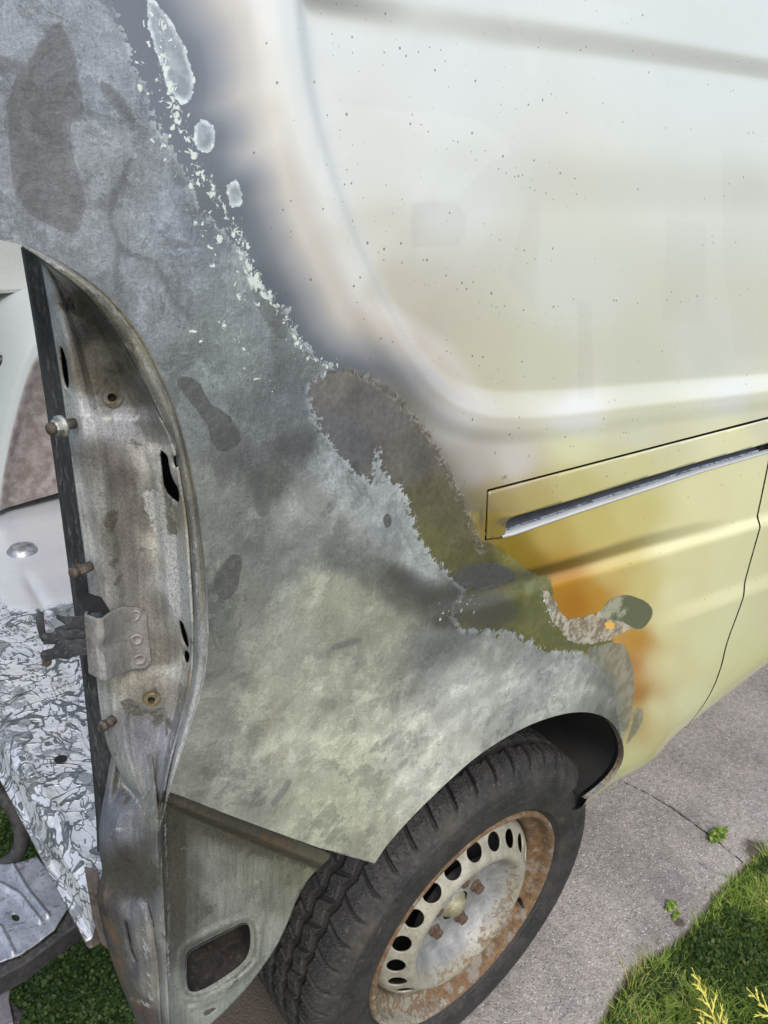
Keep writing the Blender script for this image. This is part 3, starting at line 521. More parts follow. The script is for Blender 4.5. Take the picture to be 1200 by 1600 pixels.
md = thr(S2[0], .18, nB, .008); col = s.mix(s.math('MULTIPLY', md, .85), col, s.mix(s.ss(nC, .45, .6), (.058, .061, .060), (.085, .085, .078))); rough = s.mixf(md, rough, .5)
mo = thr(S2[1], .16, nB, .030); col = s.mix(s.math('MULTIPLY', mo, .9), col, s.mix(s.ss(nB, .4, .6), (.098, .10, .04), (.13, .132, .06))); rough = s.mixf(mo, rough, .4)
mg = thr(S2[2], .16, nB, .008); col = s.mix(s.math('MULTIPLY', mg, .92), col, s.mix(s.ss(s.math('ADD', s.math('MULTIPLY', nB, .6), s.math('MULTIPLY', nC, .4)), .44, .56), (.15, .135, .10), (.40, .375, .30))); rough = s.mixf(mg, rough, .75)
mr = thr(S3[1], .14, nB, .012); col = s.mix(s.math('MULTIPLY', mr, .9), col, s.mix(s.ss(nB, .42, .58), (.13, .135, .10), (.21, .21, .16))); rough = s.mixf(mr, rough, .6)
mp = thr(S3[0], .03, nB, .004); col = s.mix(mp, col, s.mix(s.ss(nA, .52, .6), (.105, .115, .065), (.30, .30, .22))); rough = s.mixf(mp, rough, .5)
mo2 = thr(S3[2], .03, nC, .004); col = s.mix(mo2, col, (.62, .36, .08))
# pale flakes along the edge of the fire
vq = s.n('ShaderNodeTexVoronoi'); vq.inputs['Scale'].default_value = 150; wv_ = s.n('ShaderNodeVectorMath', operation='ADD'); nv_ = s.n('ShaderNodeTexNoise'); nv_.inputs['Scale'].default_value = 160; s.l(s.tc, nv_.inputs['Vector'])
sv_ = s.n('ShaderNodeVectorMath', operation='SCALE'); s.l(nv_.outputs['Color'], sv_.inputs[0]); sv_.inputs[3].default_value = .012; s.l(s.tc, wv_.inputs[0]); s.l(sv_.outputs[0], wv_.inputs[1]); s.l(wv_.outputs[0], vq.inputs['Vector']); vqc = s.n('ShaderNodeSeparateColor'); s.l(vq.outputs['Color'], vqc.inputs[0])
cel = s.math('MULTIPLY', s.math('GREATER_THAN', s.math('ADD', vqc.outputs[0], s.math('MULTIPLY', S4[0], .50)), .80), s.ss(vq.outputs['Distance'], s.math('ADD', .12, s.math('MULTIPLY', vqc.outputs[1], .30)), s.math('ADD', .06, s.math('MULTIPLY', vqc.outputs[1], .24))))
vf = s.vor(230, 'F1'); vs = s.noise(140, 5, .75, 1.2); mch = s.ss(s.math('ADD', s.math('MULTIPLY', S4[0], .27), s.math('SUBTRACT', vs, s.math('MULTIPLY', vf, .16))), .72, .745)
mch = s.math('MULTIPLY', s.math('MAXIMUM', mch, cel), s.ss(S4[0], .12, .3)); col = s.mix(s.math('MULTIPLY', mch, .85), col, (.56, .63, .58)); rough = s.mixf(mch, rough, .7)
sm = s.ss(s.math('ADD', s.attr('soot', 'Fac'), s.math('MULTIPLY', s.math('SUBTRACT', s.math('ADD', s.math('MULTIPLY', nB, .6), s.math('MULTIPLY', nC, .4)), .5), 1.5)), .25, .75); col = s.mix(s.math('MULTIPLY', sm, .62), col, (.052, .055, .052))
amask = s.math('MAXIMUM', ma, mf); h = s.math('MULTIPLY', amask, s.math('ADD', s.math('ADD', s.math('MULTIPLY', nH, .9), nC), s.math('MULTIPLY', nB, 1.5)))
for mm, a in ((ma, 1.1), (mch, 2.4), (md, -1.5), (mp, 2.), (mg, 1.2), (mr, 1.2), (mb, 1.5), (wl_, 1.5), (s.math('MULTIPLY', ma, tp), .5), (s.math('MULTIPLY', ma, tq), -.5)): h = s.math('ADD', h, s.math('MULTIPLY', mm, a))
h = s.math('ADD', h, s.math('MULTIPLY', ma, s.math('MULTIPLY', nG, 1.8))); h = s.math('ADD', h, s.math('MULTIPLY', s.noise(260, 2, .5), .03)); s.bump(h, .42, .0009)
gl = s.math('MAXIMUM', amask, s.math('MAXIMUM', md, s.math('MAXIMUM', mg, mr)))
s.put(s.b.inputs['Coat Weight'], s.math('MULTIPLY', s.math('SUBTRACT', 1., gl), .35)); s.b.inputs['Coat Roughness'].default_value = .12
BURNT = s.fin(col, rough, s.math('MULTIPLY', ma, .08), None, s.mixf(gl, .5, .32))
V, F = body_shell(-.71, gap2[:, 0].max()+.006, .40, 1.95, .003, outline, [HOLE])
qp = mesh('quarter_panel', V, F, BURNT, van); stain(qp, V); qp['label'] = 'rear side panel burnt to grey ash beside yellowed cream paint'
# sliding door ahead of the gap
g2 = gap2+np.array([.0058, 0]); dxs = np.linspace(g2[-1, 0], 2.0, 20)
dout = np.vstack([g2, sill_pts(dxs), [(2.0, 1.95)], [(g2[0, 0], 1.95)]])
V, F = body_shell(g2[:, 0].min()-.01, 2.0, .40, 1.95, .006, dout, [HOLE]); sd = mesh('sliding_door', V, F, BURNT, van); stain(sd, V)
# ---------------- plain materials
def plain(name, c, r=.6, m=0., var=.15, sc=40, bump=.15):
    s = NT(name); n = s.noise(sc, 7, .65); cc = s.scale(s.mix(0, c, c), s.ss(n, .3, .7, 1-var, 1+var)); s.bump(n, bump, .001); return s.fin(cc, r, m)
BLACKGAP = plain('rubber_black', (.012, .012, .012), .6); RUBBER = mottle('sooty_seal_rubber', [(.012, .013, .015), (.035, .038, .042), (.10, .10, .09)], 22, .7, sc=(3, 3, .6))
# backing behind gaps
def strip(name, pts3, off, mat, par=None, t=0.):
    a = np.asarray(pts3, float); V = np.vstack([a, a+np.asarray(off, float)]); o = mesh(name, V, [(i, i+1, i+1+len(a), i+len(a)) for i in range(len(a)-1)], mat, van if par is None else par)
    if t: solid(o, t, 0.)
    return o
g3 = np.stack([gap2[:, 0], ybody(gap2[:, 0], gap2[:, 1]), gap2[:, 1]], 1)
strip('door_seal', g3+[-.02, .010, 0], (.05, 0, 0), BLACKGAP)
for nm, A3 in (('door_jamb', g3),): strip(nm, A3+[-.0003, .0006, 0], (0, .012, 0), BLACKGAP)
# ---------------- rail cover and slot
def crv(pts, n=200, yo=0.):
    h = onbody(*np.array(pts, float).T, fn=ybody_np); h = resample(h, n); h[:, 1] += yo; return h
ybody_np = lambda x, z: ybody(np.asarray(x), np.asarray(z))
COVER = [(763, 768), (900, 732.5), (1050, 693.5), (1200, 655), (1335, 619), (1335, 661), (1200, 692), (1100, 719), (1000, 748), (900, 779), (800, 807), (790.5, 815), (788, 832), (786, 839), (760, 842.5)]
cv2 = body2(COVER); X, Z = np.meshgrid(np.arange(cv2[:, 0].min()-.006, cv2[:, 0].max()+.006, .003), np.arange(cv2[:, 1].min()-.006, cv2[:, 1].max()+.006, .003), indexing='ij')
p, F = cut_grid(X, Z, cv2, []); V = np.stack([p[:, 0], ybody(p[:, 0], p[:, 1])-.0012, p[:, 1]], 1)
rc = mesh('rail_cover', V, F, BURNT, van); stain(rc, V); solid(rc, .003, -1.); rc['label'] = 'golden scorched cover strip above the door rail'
CHROME = plain('glossy_rail_lip', (.55, .56, .55), .30, .35, .08, 5, .0)
s = NT('rail_groove'); n = s.noise(30, 6); GROOVE = s.fin(s.mix(s.ss(n, .3, .7), (.025, .025, .028), (.05, .05, .055)), .5, .1)
top = crv([(786, 805), (800, 807), (900, 779), (1000, 748), (1100, 719), (1200, 692), (1335, 661)]); low = crv([(783, 842), (800, 838), (900, 803), (1000, 770), (1100, 737), (1200, 708), (1335, 676)])
prof = []
for k, (f, dy) in enumerate([(0, .003), (0, .010), (.1, .013), (.45, .014), (.70, .0135), (.82, .012)]): prof.append(top*(1-f)+low*f+np.array([0, dy, 0]))
mesh('rail_slot', np.vstack(prof), grid_faces(len(prof), 200), GROOVE, van)
prof = []
for k in range(17):
    a = math.pi*(1.05-k/16*1.1); f = .90+.13*math.cos(a); dy = .0045-.0065*math.sin(a)
    prof.append(top*(1-f)+low*f+np.array([0, dy, 0]))
mesh('rail_lip', np.vstack(prof), grid_faces(17, 200), CHROME, van)
hb = np.array(HOLE); hb3 = np.stack([hb[:, 0], ybody(hb[:, 0], hb[:, 1]), hb[:, 1]], 1); hb3c = np.vstack([hb3, hb3[:1]])
strip('rail_recess', hb3c+[0, .0003, 0], (0, .012, 0), BLACKGAP)
mesh('rail_backing', hb3+[0, .018, 0], [tuple(range(len(hb3)))], BLACKGAP, van)
e3 = onbody(np.array([757., 788., 900, 1000, 1200]), np.array([764., 804., 731, 705, 652]))
# ---------------- folded edges of the panel
EDGE = mottle('scorched_edge', [(.30, .30, .27), (.16, .15, .13), (.10, .07, .045)], 40, .6, .2)
a3 = np.stack([arch2[:, 0], ybody(arch2[:, 0], arch2[:, 1]), arch2[:, 1]], 1); a3 = resample(a3, 120)
ctr = np.array([.02, 0, .36]); inn = (ctr-a3)*[1, 0, 1]; inn /= np.linalg.norm(inn, axis=1)[:, None]
strip('arch_lip', a3+[0, -.0004, 0], (0, .010, 0), EDGE)
RUSTLIP = mottle('rusty_arch_edge', [(.22, .13, .06), (.30, .27, .18), (.08, .04, .02)], 60, .8, .1)
strip('arch_flange', (a3+inn*.0015+[0, .004, 0])[70:], (0, .006, 0), RUSTLIP)
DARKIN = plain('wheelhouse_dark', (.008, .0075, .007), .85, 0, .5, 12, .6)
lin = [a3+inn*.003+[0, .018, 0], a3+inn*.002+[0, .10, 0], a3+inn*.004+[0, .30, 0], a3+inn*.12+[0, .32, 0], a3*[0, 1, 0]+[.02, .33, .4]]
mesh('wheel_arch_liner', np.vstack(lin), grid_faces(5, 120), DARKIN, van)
SUSP = mottle('mossy_wheelhouse_steel', [(.03, .032, .024), (.055, .055, .032), (.02, .016, .014)], 40, .9)
q = [P(872, 1118, .10), P(910, 1112, .10), P(906, 1160, .13), P(888, 1200, .15), P(862, 1170, .13), P(858, 1140, .11)]
prism('arch_bracket', q, (.02, .05, 0), SUSP, van, .004)
q = [P(912, 1116, .04), P(918, 1116, .05), P(912, 1170, .07), P(900, 1215, .09), P(893, 1212, .09), P(905, 1165, .06)]
prism('arch_rib', q, (.01, .05, 0), DARKIN, van, .003)
# bottom hem between lamp corner and arch tip
hm = onbody(np.array([265., 300, 400, 500, 585]), np.array([1237., 1250, 1289, 1325, 1349]), fn=ybody_np); strip('panel_hem', resample(hm, 30)+[0, -.0003, 0], (0.003, .010, .001), EDGE)
#==REAR==
rc.modifiers['thickness'].offset = 1.
# ---------------- rear corner: lamp recess, flange, pillar, lower corner
def curve_at(pts, ys):
    p = smooth(pts, 2); return np.interp(ys, p[:, 1], p[:, 0])
def lofted(name, left, right, y0, y1, depth, mat, nu=60, nv=200, holes=(), extra=None, parent=None, thick=.0016, par=None):
    """sheet between two traced edges; depth(u, py, px) is the world y of the metal"""
    ys = np.linspace(y0, y1, nv); lx = curve_at(left, ys); rx = curve_at(right, ys); u = np.linspace(0, 1, nu)
    PX = lx[:, None]+(rx-lx)[:, None]*u; PY = np.broadcast_to(ys[:, None], PX.shape).copy(); U = np.broadcast_to(u, PX.shape)
    if holes:
        p, F = cut_grid(PX, PY, None, [smooth(h, 1, True) for h in holes]); lxx = np.interp(p[:, 1], ys, lx); rxx = np.interp(p[:, 1], ys, rx)
        pxx, pyy = p[:, 0], p[:, 1]; uu = (pxx-lxx)/(rxx-lxx)
    else: pxx, pyy, uu = PX.ravel(), PY.ravel(), U.ravel(); F = grid_faces(nv, nu)
    D = depth(uu, pyy, pxx); V = hitY(pxx, pyy, D); o = mesh(name, V, F, mat, parent or van)
    if thick: solid(o, thick, 0.)
    return o, V, pxx, pyy
def interp(x, xs, ys): return np.interp(x, xs, ys)
def bumpd(px, py, cx, cy, r, h, k=1.): return h*np.exp(-(((px-cx)**2+((py-cy)*k)**2)/(r*r)))
SL = [(34, 386), (60, 540), (90, 750), (106, 870), (130, 1050), (150, 1250), (153, 1330)]
RL = [(60, 385), (72, 440), (85, 520), (106, 660), (124, 800), (138, 900), (150, 1040), (158, 1120), (170, 1170), (192, 1215), (216, 1255), (236, 1290), (240, 1300)]
FI = [(36, 385), (64, 402), (90, 423), (127, 449), (165, 493), (199, 547), (231, 610), (252, 655), (272, 695), (283, 760), (292, 820), (297, 900), (301, 960), (303, 1035), (293, 1095), (264, 1195), (254, 1250), (248, 1300)]
FO = [(LAMP[i][0]+1, LAMP[i][1]) for i in range(2, len(LAMP))]
LAMPM = None
def recess_mat(name):
    s = NT(name); L = s.l; a = s.noise(14, 9, .68, .6); b = s.noise(60, 9, .7, .3); g = s.noise(420, 4, .7); st = s.noise(30, 8, .65, .3, (6, 6, .5))
    c = s.attr('paint'); c = s.scale(c, s.ss(a, .3, .7, .78, 1.22)); c = s.scale(c, s.ss(st, .3, .7, .84, 1.18)); c = s.scale(c, s.ss(g, .3, .7, .74, 1.28))
    w = s.math('ADD', s.attr('worn', 'Fac'), s.math('MULTIPLY', s.math('SUBTRACT', b, .5), 1.7)); m = s.ss(w, .50, .60); c = s.mix(s.math('MULTIPLY', m, .8), c, s.mix(s.ss(g, .4, .6), (.28, .285, .275), (.50, .51, .49)))
    d = s.ss(b, .60, .68); c = s.mix(s.math('MULTIPLY', d, .7), c, (.055, .05, .045)); gm = s.ss(s.math('ADD', s.attr('grime', 'Fac'), s.math('MULTIPLY', s.math('SUBTRACT', s.math('ADD', s.math('MULTIPLY', a, .4), s.math('MULTIPLY', b, .6)), .5), 2.4)), .30, .48); c = s.mix(s.math("MULTIPLY", gm, .78), c, s.mix(s.ss(g, .4, .6), (.045, .042, .032), (.085, .08, .062))); r = s.ss(s.math('ADD', s.noise(22, 8, .7), s.math('MULTIPLY', s.attr('rust', 'Fac'), .3)), .66, .78); c = s.mix(s.math('MULTIPLY', r, .5), c, (.14, .085, .04))
    s.bump(s.math('ADD', s.math('MULTIPLY', b, 2.), s.math('ADD', g, m)), .45, .0010); return s.fin(c, s.ss(b, .3, .7, .68, .9), .06, None, .3)
RECM = recess_mat('burnt_bare_steel')
def tint(o, V, pts, worn=(), rust=(), k=.98):
    px, py = proj(V); n1 = fbm(V[:, 0]+V[:, 1], V[:, 2], 12, 4, 5); n2 = fbm(V[:, 0]+V[:, 1], V[:, 2], 12, 4, 55)
    C = ctrl(px+n1*22, py+n2*26, pts, k, 4.5, 12); C = C*.68+C.mean(1, keepdims=True)*.32; setcol(o, 'paint', np.clip(C, 0, .8))
    wv = np.zeros(len(px))
    for L, r, a in worn: wv = np.maximum(wv, a*np.exp(-(pline(px+n1*8, py, L)/r)**2))
    rv = np.zeros(len(px))
    for L, r, a in rust: rv = np.maximum(rv, a*np.exp(-(pline(px, py, L)/r)**2))
    gv = np.zeros(len(px))
    for L, r, a in (([(268, 1262), (380, 1300), (500, 1342)], 26, .75), ([(272, 1310), (276, 1460)], 26, .62), ([(170, 1360), (230, 1370)], 34, .7), ([(170, 1440), (205, 1560)], 18, .55), ([(320, 1420), (300, 1440)], 30, .3), ([(130, 470), (180, 520)], 30, .55), ([(170, 800), (180, 900)], 26, .3), ([(205, 560), (150, 600)], 26, .35), ([(262, 760), (270, 830)], 10, .5), ([(200, 1110), (260, 1130)], 22, .4), ([(180, 1215), (200, 1260)], 14, .4)):
        gv = np.maximum(gv, a*np.exp(-(pline(px+n1*10, py+n2*10, L)/r)**2))
    setval(o, 'grime', gv)
    setval(o, 'worn', wv); setval(o, 'rust', rv)
def d_rec(u, py, px):
    # ridge beside the seal, face, step near the top, roll towards the outer flange
    base = np.interp(u, [0, .06, .16, .26, .34, .5, .75, .9, 1.], [.108, .098, .084, .079, .082, .082, .070, .050, .020])
    top = sst((660-py)/26.); base = base+.012*top*np.interp(u, [0, .2, .35, 1], [0, 0, 1, 1])
    top2 = sst((545-py)/14.); base = base+.006*top2*np.interp(u, [0, .25, .4, 1], [0, 0, 1, 1])
    base = np.where(py < 500, base+0, base); base = base*np.interp(py, [385, 430, 520], [.45, .7, 1.])+np.interp(py, [385, 430, 520], [.055, .03, 0])*np.interp(u, [0, 1], [1, .1])
    low = sst((py-1035)/40.); base = base-.012*low*np.exp(-((u-.6)/.35)**2)
    low2 = sst((py-1110)/90.); base = base-.022*low2*np.interp(u, [0, .3, 1], [.6, 1, .5])
    pan = sst((u-.70)/.08)*sst((py-690)/20)*sst((1010-py)/60.); base = base-.007*pan
    base = base-bumpd(px, py, 237, 1090, 26, .006)+bumpd(px, py, 237, 1090, 9, .008)+bumpd(px, py, 176, 620, 9, .004)
    base = base+bumpd(px, py, 150, 480, 12, .006)-bumpd(px, py, 120, 470, 9, .006, .3)
    base = base+.0012*np.sin(px*.21)*sst((u-.3)/.2)*.4+.0014*fbm(px/60., py/90., 1., 4, 3)
    return base
HOLES = [[(93, 542), (98, 541), (104, 556), (108, 580), (110, 604), (105, 609), (99, 596), (95, 570)],
         [(249, 702), (256, 705), (264, 712), (266, 730), (272, 750), (281, 764), (282, 786), (274, 784), (256, 766), (252, 735)],
         [(264, 712), (271, 713), (275, 724), (273, 735), (267, 731)][0:0] or [(270, 712), (275, 713), (278, 724), (276, 733), (271, 728)],
         [(279, 968), (286, 970), (293, 990), (297, 1012), (291, 1012), (284, 996)],
         [(288, 1018), (293, 1015), (298, 1023), (296, 1035), (290, 1036), (287, 1027)],
         [(101, 476), (105, 475), (106, 487), (102, 489)], [(112, 472), (116, 471), (118, 485), (114, 487)]]
TR = [(60, 395, '5b6066'), (75, 430, 'a3a6a5'), (90, 500, '9b9d9a'), (105, 640, '8f928e'), (118, 760, 'a0a19c'), (132, 860, '969892'), (148, 980, '8b8d88'), (160, 1100, '9a9c96'), (112, 470, '837974'), (135, 470, '5c5654'), (160, 500, '544e4a'), (185, 540, '66604f'), (150, 560, '746f62'), (140, 590, '6b6553'), (180, 600, '5d584b'), (220, 620, '6a665a'), (170, 640, '716f6b'), (130, 650, 'a9acb2'), (180, 655, '9c9ea6'), (230, 650, '8a8886'), (150, 720, '67625d'), (190, 750, '5d5853'), (220, 800, '625e57'), (180, 850, '5f5b54'), (140, 750, '7b7872'), (245, 720, 'a6a39a'), (240, 770, '87847a'), (265, 810, '858169'), (265, 860, 'a2a092'), (280, 920, 'a7abab'), (290, 960, '9a9c96'), (210, 900, '6d6963'), (240, 950, '716e67'), (200, 1000, '6d6a63'), (260, 1020, '706d63'), (285, 1050, '9b9c94'), (180, 1070, '8b8776'), (230, 1085, '6f6a5d'), (270, 1080, '77746a'), (200, 1140, '6c6d70'), (230, 1150, '62646d'), (260, 1150, '7d7f85'), (215, 1180, '6d7079'), (240, 1200, '7b7e84'), (190, 1200, '8d9089'), (170, 1150, '7a7b72'), (284, 700, '8d8a7d'), (255, 650, '7f7b6e')]
lr, V, _, _ = lofted('lamp_recess', RL, FI, 386, 1298, d_rec, RECM, 90, 460, HOLES, thick=.002)
tint(lr, V, TR, worn=[([(72, 420), (95, 560), (112, 700), (128, 830), (150, 1000), (160, 1120)], 9, .42), ([(118, 652), (160, 656), (220, 652)], 9, .55), ([(245, 780), (262, 840), (278, 900), (288, 960)], 26, .8), ([(290, 1040), (280, 1100), (265, 1180)], 9, .5), ([(250, 700), (250, 760), (280, 795)], 6, .7), ([(200, 1120), (240, 1140)], 16, .25)], rust=[([(160, 560), (200, 600)], 40, .4), ([(250, 690), (262, 800)], 12, .5), ([(290, 1000), (296, 1080)], 10, .6)])
lr['label'] = 'brown scorched tail lamp recess with empty holes'
# dark void behind the holes
VOID = plain('pillar_void', (.006, .006, .006), .9)
pts = [(60, 400), (190, 470), (300, 650), (350, 860), (350, 1030), (290, 1190), (200, 1225), (165, 1130), (110, 700)]
mesh('pillar_inner_skin', [P(a, b, .125+.02*(a < 150)) for a, b in pts], [tuple(range(len(pts)))], VOID, van)
# outer flange: rolled gutter following the panel edge
n = 160; lp = resample(smooth(LAMP[2:], 2), n); li = resample(smooth(FI, 2), n); sec = []
L3 = onbody(lp[:, 0], lp[:, 1], fn=ybody_np)
for f, dy in ((0., .0005), (.10, .006), (.22, .009), (.34, .006), (.46, .0045), (.60, .0065), (.72, .012), (.86, .016), (1., .024)):
    q = lp*(1-f)+li*f; w1 = np.interp(np.linspace(0, 1, n), [0, .08, 1], [1., 1., 1.]); sec.append(hitY(q[:, 0], q[:, 1], L3[:, 1]*(1-f)+dy*w1+0*f))
fl = mesh('lamp_flange', np.vstack(sec), grid_faces(9, n), RECM, van); solid(fl, .0016, 0.)
tint(fl, np.vstack(sec), [(60, 395, '86877f'), (140, 450, '7b7a6c'), (200, 540, '7a7866'), (240, 620, '75736a'), (275, 700, '6b6a63'), (300, 800, '6b6b62'), (312, 900, '74756d'), (318, 1000, '898b85'), (310, 1080, '979a96'), (280, 1180, '9fa19e'), (290, 760, '787566'), (296, 950, '7a7a72')], worn=[([(35, 386), (140, 446), (215, 560), (270, 690), (300, 800), (312, 950), (312, 1060), (270, 1190)], 4, .55), ([(326, 940), (322, 1060), (296, 1130), (268, 1220)], 6, .6)], rust=[([(240, 620), (300, 850)], 10, .5)])
# dark weather seal and the jamb it sits on
def d_seal(u, py, px): return np.interp(u, [0, .12, .5, .88, 1.], [.172, .158, .150, .142, .112])
se, V, _, _ = lofted('door_weather_seal', SL, [(x+2, y) for x, y in RL], 386, 1330, d_seal, RUBBER, 14, 240, thick=.002)
se['label'] = 'charred black strip along the rear door opening'
tri = [(v, h) for v, h in ()]
# studs and bolts on the pillar
BOLT = mottle('rusty_bolt', [(.07, .055, .042), (.14, .12, .10), (.045, .03, .02)], 120, .6, .4); ZINC = mottle('grey_bolt', [(.28, .28, .26), (.4, .4, .37)], 120, .45, .7); BRASS = mottle('brass_insert', [(.42, .34, .17), (.62, .54, .34), (.12, .09, .06)], 200, .35, .8)
def stud(px, py, Y, ax, r, L, head, mat=BOLT):
    b = P(px, py, Y); ax = np.array(ax, float); ax /= np.linalg.norm(ax)
    o = lathe('bolt', [(0, 0), (r, 0), (r, L*.5), (r*.82, L*.55), (r*.82, L*.7), (r*1.12, L*.72), (r*1.12, L*.95), (r*.8, L), (0, L)], b, ax, mat, van, 14); return o
AXB = (-.93, -.28, .02)
a = stud(116, 661, .088, AXB, .0048, .026, 1)
def onax(px, py, Y, d): ax = np.array(AXB); return P(px, py, Y)+ax/np.linalg.norm(ax)*d
lathe('washer', [(0, -.001), (.0098, -.001), (.0098, .002), (0, .002)], onax(116, 661, .088, .013), AXB, ZINC, van, 20)
lathe('nut', [(0, 0), (.0072, 0), (.0072, .005), (.0045, .007), (0, .007)], onax(116, 661, .088, .0145), AXB, ZINC, van, 6, False)
stud(142, 884, .084, AXB, .0048, .022, 1); stud(178, 1124, .082, AXB, .0052, .016, 1)
lathe('nut', [(0, 0), (.0064, 0), (.0064, .005), (0, .006)], onax(142, 884, .084, .010), AXB, BOLT, van, 6, False)
def rec_y(px, py):
    l_ = curve_at(RL, np.array([float(py)]))[0]; r_ = curve_at(FI, np.array([float(py)]))[0]; return float(d_rec(np.array([(px-l_)/(r_-l_)]), np.array([float(py)]), np.array([float(px)]))[0])
for (px, py, Y, r) in ((176, 619, rec_y(176, 619)-.004, .0085), (237, 1089, rec_y(237, 1089)-.006, .0085)):
    lathe('brass_insert', [(r*.45, .006), (r*.5, -.001), (r*.8, -.003), (r*1.0, -.0015), (r*1.05, .003)], P(px, py, Y), (-.45, -.85, .1), BRASS, van, 12)
    lathe('insert_bore', [(0, .0), (r*.5, .0)], P(px, py, Y), (-.45, -.85, .1), VOID, van, 10)
# ---------------- door check bracket with two hooked arms
BRK = mottle('bracket_steel', [(.17, .162, .15), (.25, .242, .23), (.30, .29, .28)], 60, .7, .1, 400, .2)
def sheet(name, pts, Y, t, mat, b=.0006, par=None):
    f = [P(x, y, yy) for (x, y), yy in zip(pts, Y)]; return prism(name, f, np.array([.35, .93, -.1])*t, mat, par or van, b)
# folded sheet: mounting plate, slanted web, nose, return
rowsT = [(228, 956, .078), (217, 949, .078), (190, 948, .076), (170, 958, .056), (160, 966, .044), (150, 966, .045), (134, 960, .060), (136, 952, .09)]
rowsB = [(236, 1036, .074), (226, 1044, .074), (204, 1046, .074), (176, 1058, .050), (166, 1064, .038), (157, 1061, .040), (141, 1052, .058), (146, 1046, .09)]
T = np.array([P(*q) for q in rowsT]); B = np.array([P(*q) for q in rowsB]); nrow = 22; Vv = []
for i in range(nrow):
    f = i/(nrow-1); row = T*(1-f)+B*f; dent = .007*np.exp(-((f-.52)/.16)**2); row = row.copy(); row[3:6, 1] += dent*np.array([1., .9, .5]); row[2, 1] += dent*.3; Vv.append(row)
br = mesh('door_check_bracket', np.vstack(Vv), grid_faces(nrow, len(T)), BRK, van, sm=False); solid(br, .003, 0.); bev(br, .0008)
for (px, py, Y) in ((210, 962, .0755), (213, 1000, .0735), (218, 1031, .0715)):
    lathe('spot_weld', [(0, -.0008), (.004, -.0008), (.0048, .0006), (.006, .0008), (.0066, -.001)], P(px, py, Y), (-.3, -.95, 0), BRK, br, 16)
prism('bracket_dark_opening', [P(134, 958, .075), P(158, 932, .09), P(166, 940, .10), P(172, 956, .075)], (.01, .05, -.004), VOID, br)  # black solid standing in for the shade in the bracket's open top
HOOK = mottle('hook_steel', [(.05, .053, .06), (.085, .09, .10), (.15, .15, .155)], 60, .5, .4, 400, .15)
def flatarm(name, pts, Y, t, b=.0012):
    f = [P(x, y, yy) for (x, y), yy in zip(pts, Y)]; return prism(name, f, (0.0006, .001, -t), HOOK, van, b)
flatarm('hook_arm', [(140, 978), (128, 984), (115, 981), (105, 985), (92, 981), (80, 988), (70, 988), (62, 994), (68, 1000), (82, 1001), (100, 997), (120, 993), (140, 990)], [.062]*13, .0055)
sheet('hook_peg', [(55, 962), (60, 958), (68, 961), (70, 985), (73, 998), (62, 1000), (57, 980)], [.064]*7, .006, HOOK, .0015)
flatarm('catch_fork', [(140, 962), (120, 962), (105, 963), (88, 959), (87, 963), (98, 970), (104, 975), (92, 978), (84, 982), (90, 986), (112, 982), (128, 983), (140, 977)], [.066]*13, .004)
flatarm('hook_arm', [(142, 1000), (128, 998), (112, 1000), (96, 997), (88, 1004), (82, 1012), (66, 1016), (62, 1022), (70, 1028), (88, 1022), (104, 1024), (120, 1018), (144, 1016)], [.060]*13, .006)
sheet('hook_peg', [(64, 1026), (80, 1023), (81, 1039), (74, 1044), (66, 1040)], [.061]*5, .007, BOLT, .0015)
# ---------------- lower corner behind the missing bumper
CR = [(262, 1236), (500, 1331), (518, 1338), (503, 1352), (480, 1372), (462, 1400), (449, 1440), (430, 1480), (414, 1503), (384, 1545), (345, 1585), (300, 1625), (262, 1655)]
def d_side(u, py, px):
    ledge = sst(((1262+(px-262)*.415)-py)/14.); d = .006+.026*np.interp(u, [0, .06, .2, 1], [0, .5, 1, 1])
    d = d-.030*ledge*np.interp(px, [262, 300, 520], [.3, 1, .95])
    ho = sdf(px, py, smooth([(287, 1492), (300, 1478), (372, 1444), (390, 1440), (396, 1456), (394, 1490), (382, 1510), (330, 1546), (300, 1556), (288, 1544)], 2, True))
    d = d-.004*sst((ho+17)/9)+.006*sst((ho+8)/9.); d = d-.0035*np.exp(-(pline(px, py, [(404, 1380), (410, 1430), (404, 1500), (340, 1560), (300, 1574)])/5.)**2)
    return d+.0022*fbm(px/50., py/50., 1, 4, 7)+.0009*fbm(px/14., py/14., 1, 3, 8)
xs = np.linspace(250, 524, 150); ysx = np.linspace(1232, 1660, 230); GX, GY = np.meshgrid(xs, ysx, indexing='ij')
side_out = [(250, 1236), (266, 1236), (300, 1249), (400, 1288), (500, 1326), (520, 1336), (503, 1352), (482, 1372), (464, 1402), (450, 1440), (432, 1478), (414, 1505), (384, 1546), (345, 1586), (300, 1626), (262, 1655), (257, 1500), (251, 1380), (247, 1280)]
H1 = smooth([(290, 1496), (300, 1484), (370, 1448), (384, 1442), (391, 1450), (391, 1484), (380, 1506), (330, 1540), (304, 1551), (292, 1546)], 2, True)
H2 = smooth([(316, 1582), (334, 1573), (338, 1577), (322, 1588)], 1, True)
p, F = cut_grid(GX, GY, smooth(side_out, 1, True), [H1, H2]); u = np.clip((p[:, 0]-250)/200., 0, 1); V = hitY(p[:, 0], p[:, 1], d_side(u, p[:, 1], p[:, 0]))
cs = mesh('lower_corner_panel', V, F, RECM, van); solid(cs, .0018, 0.)
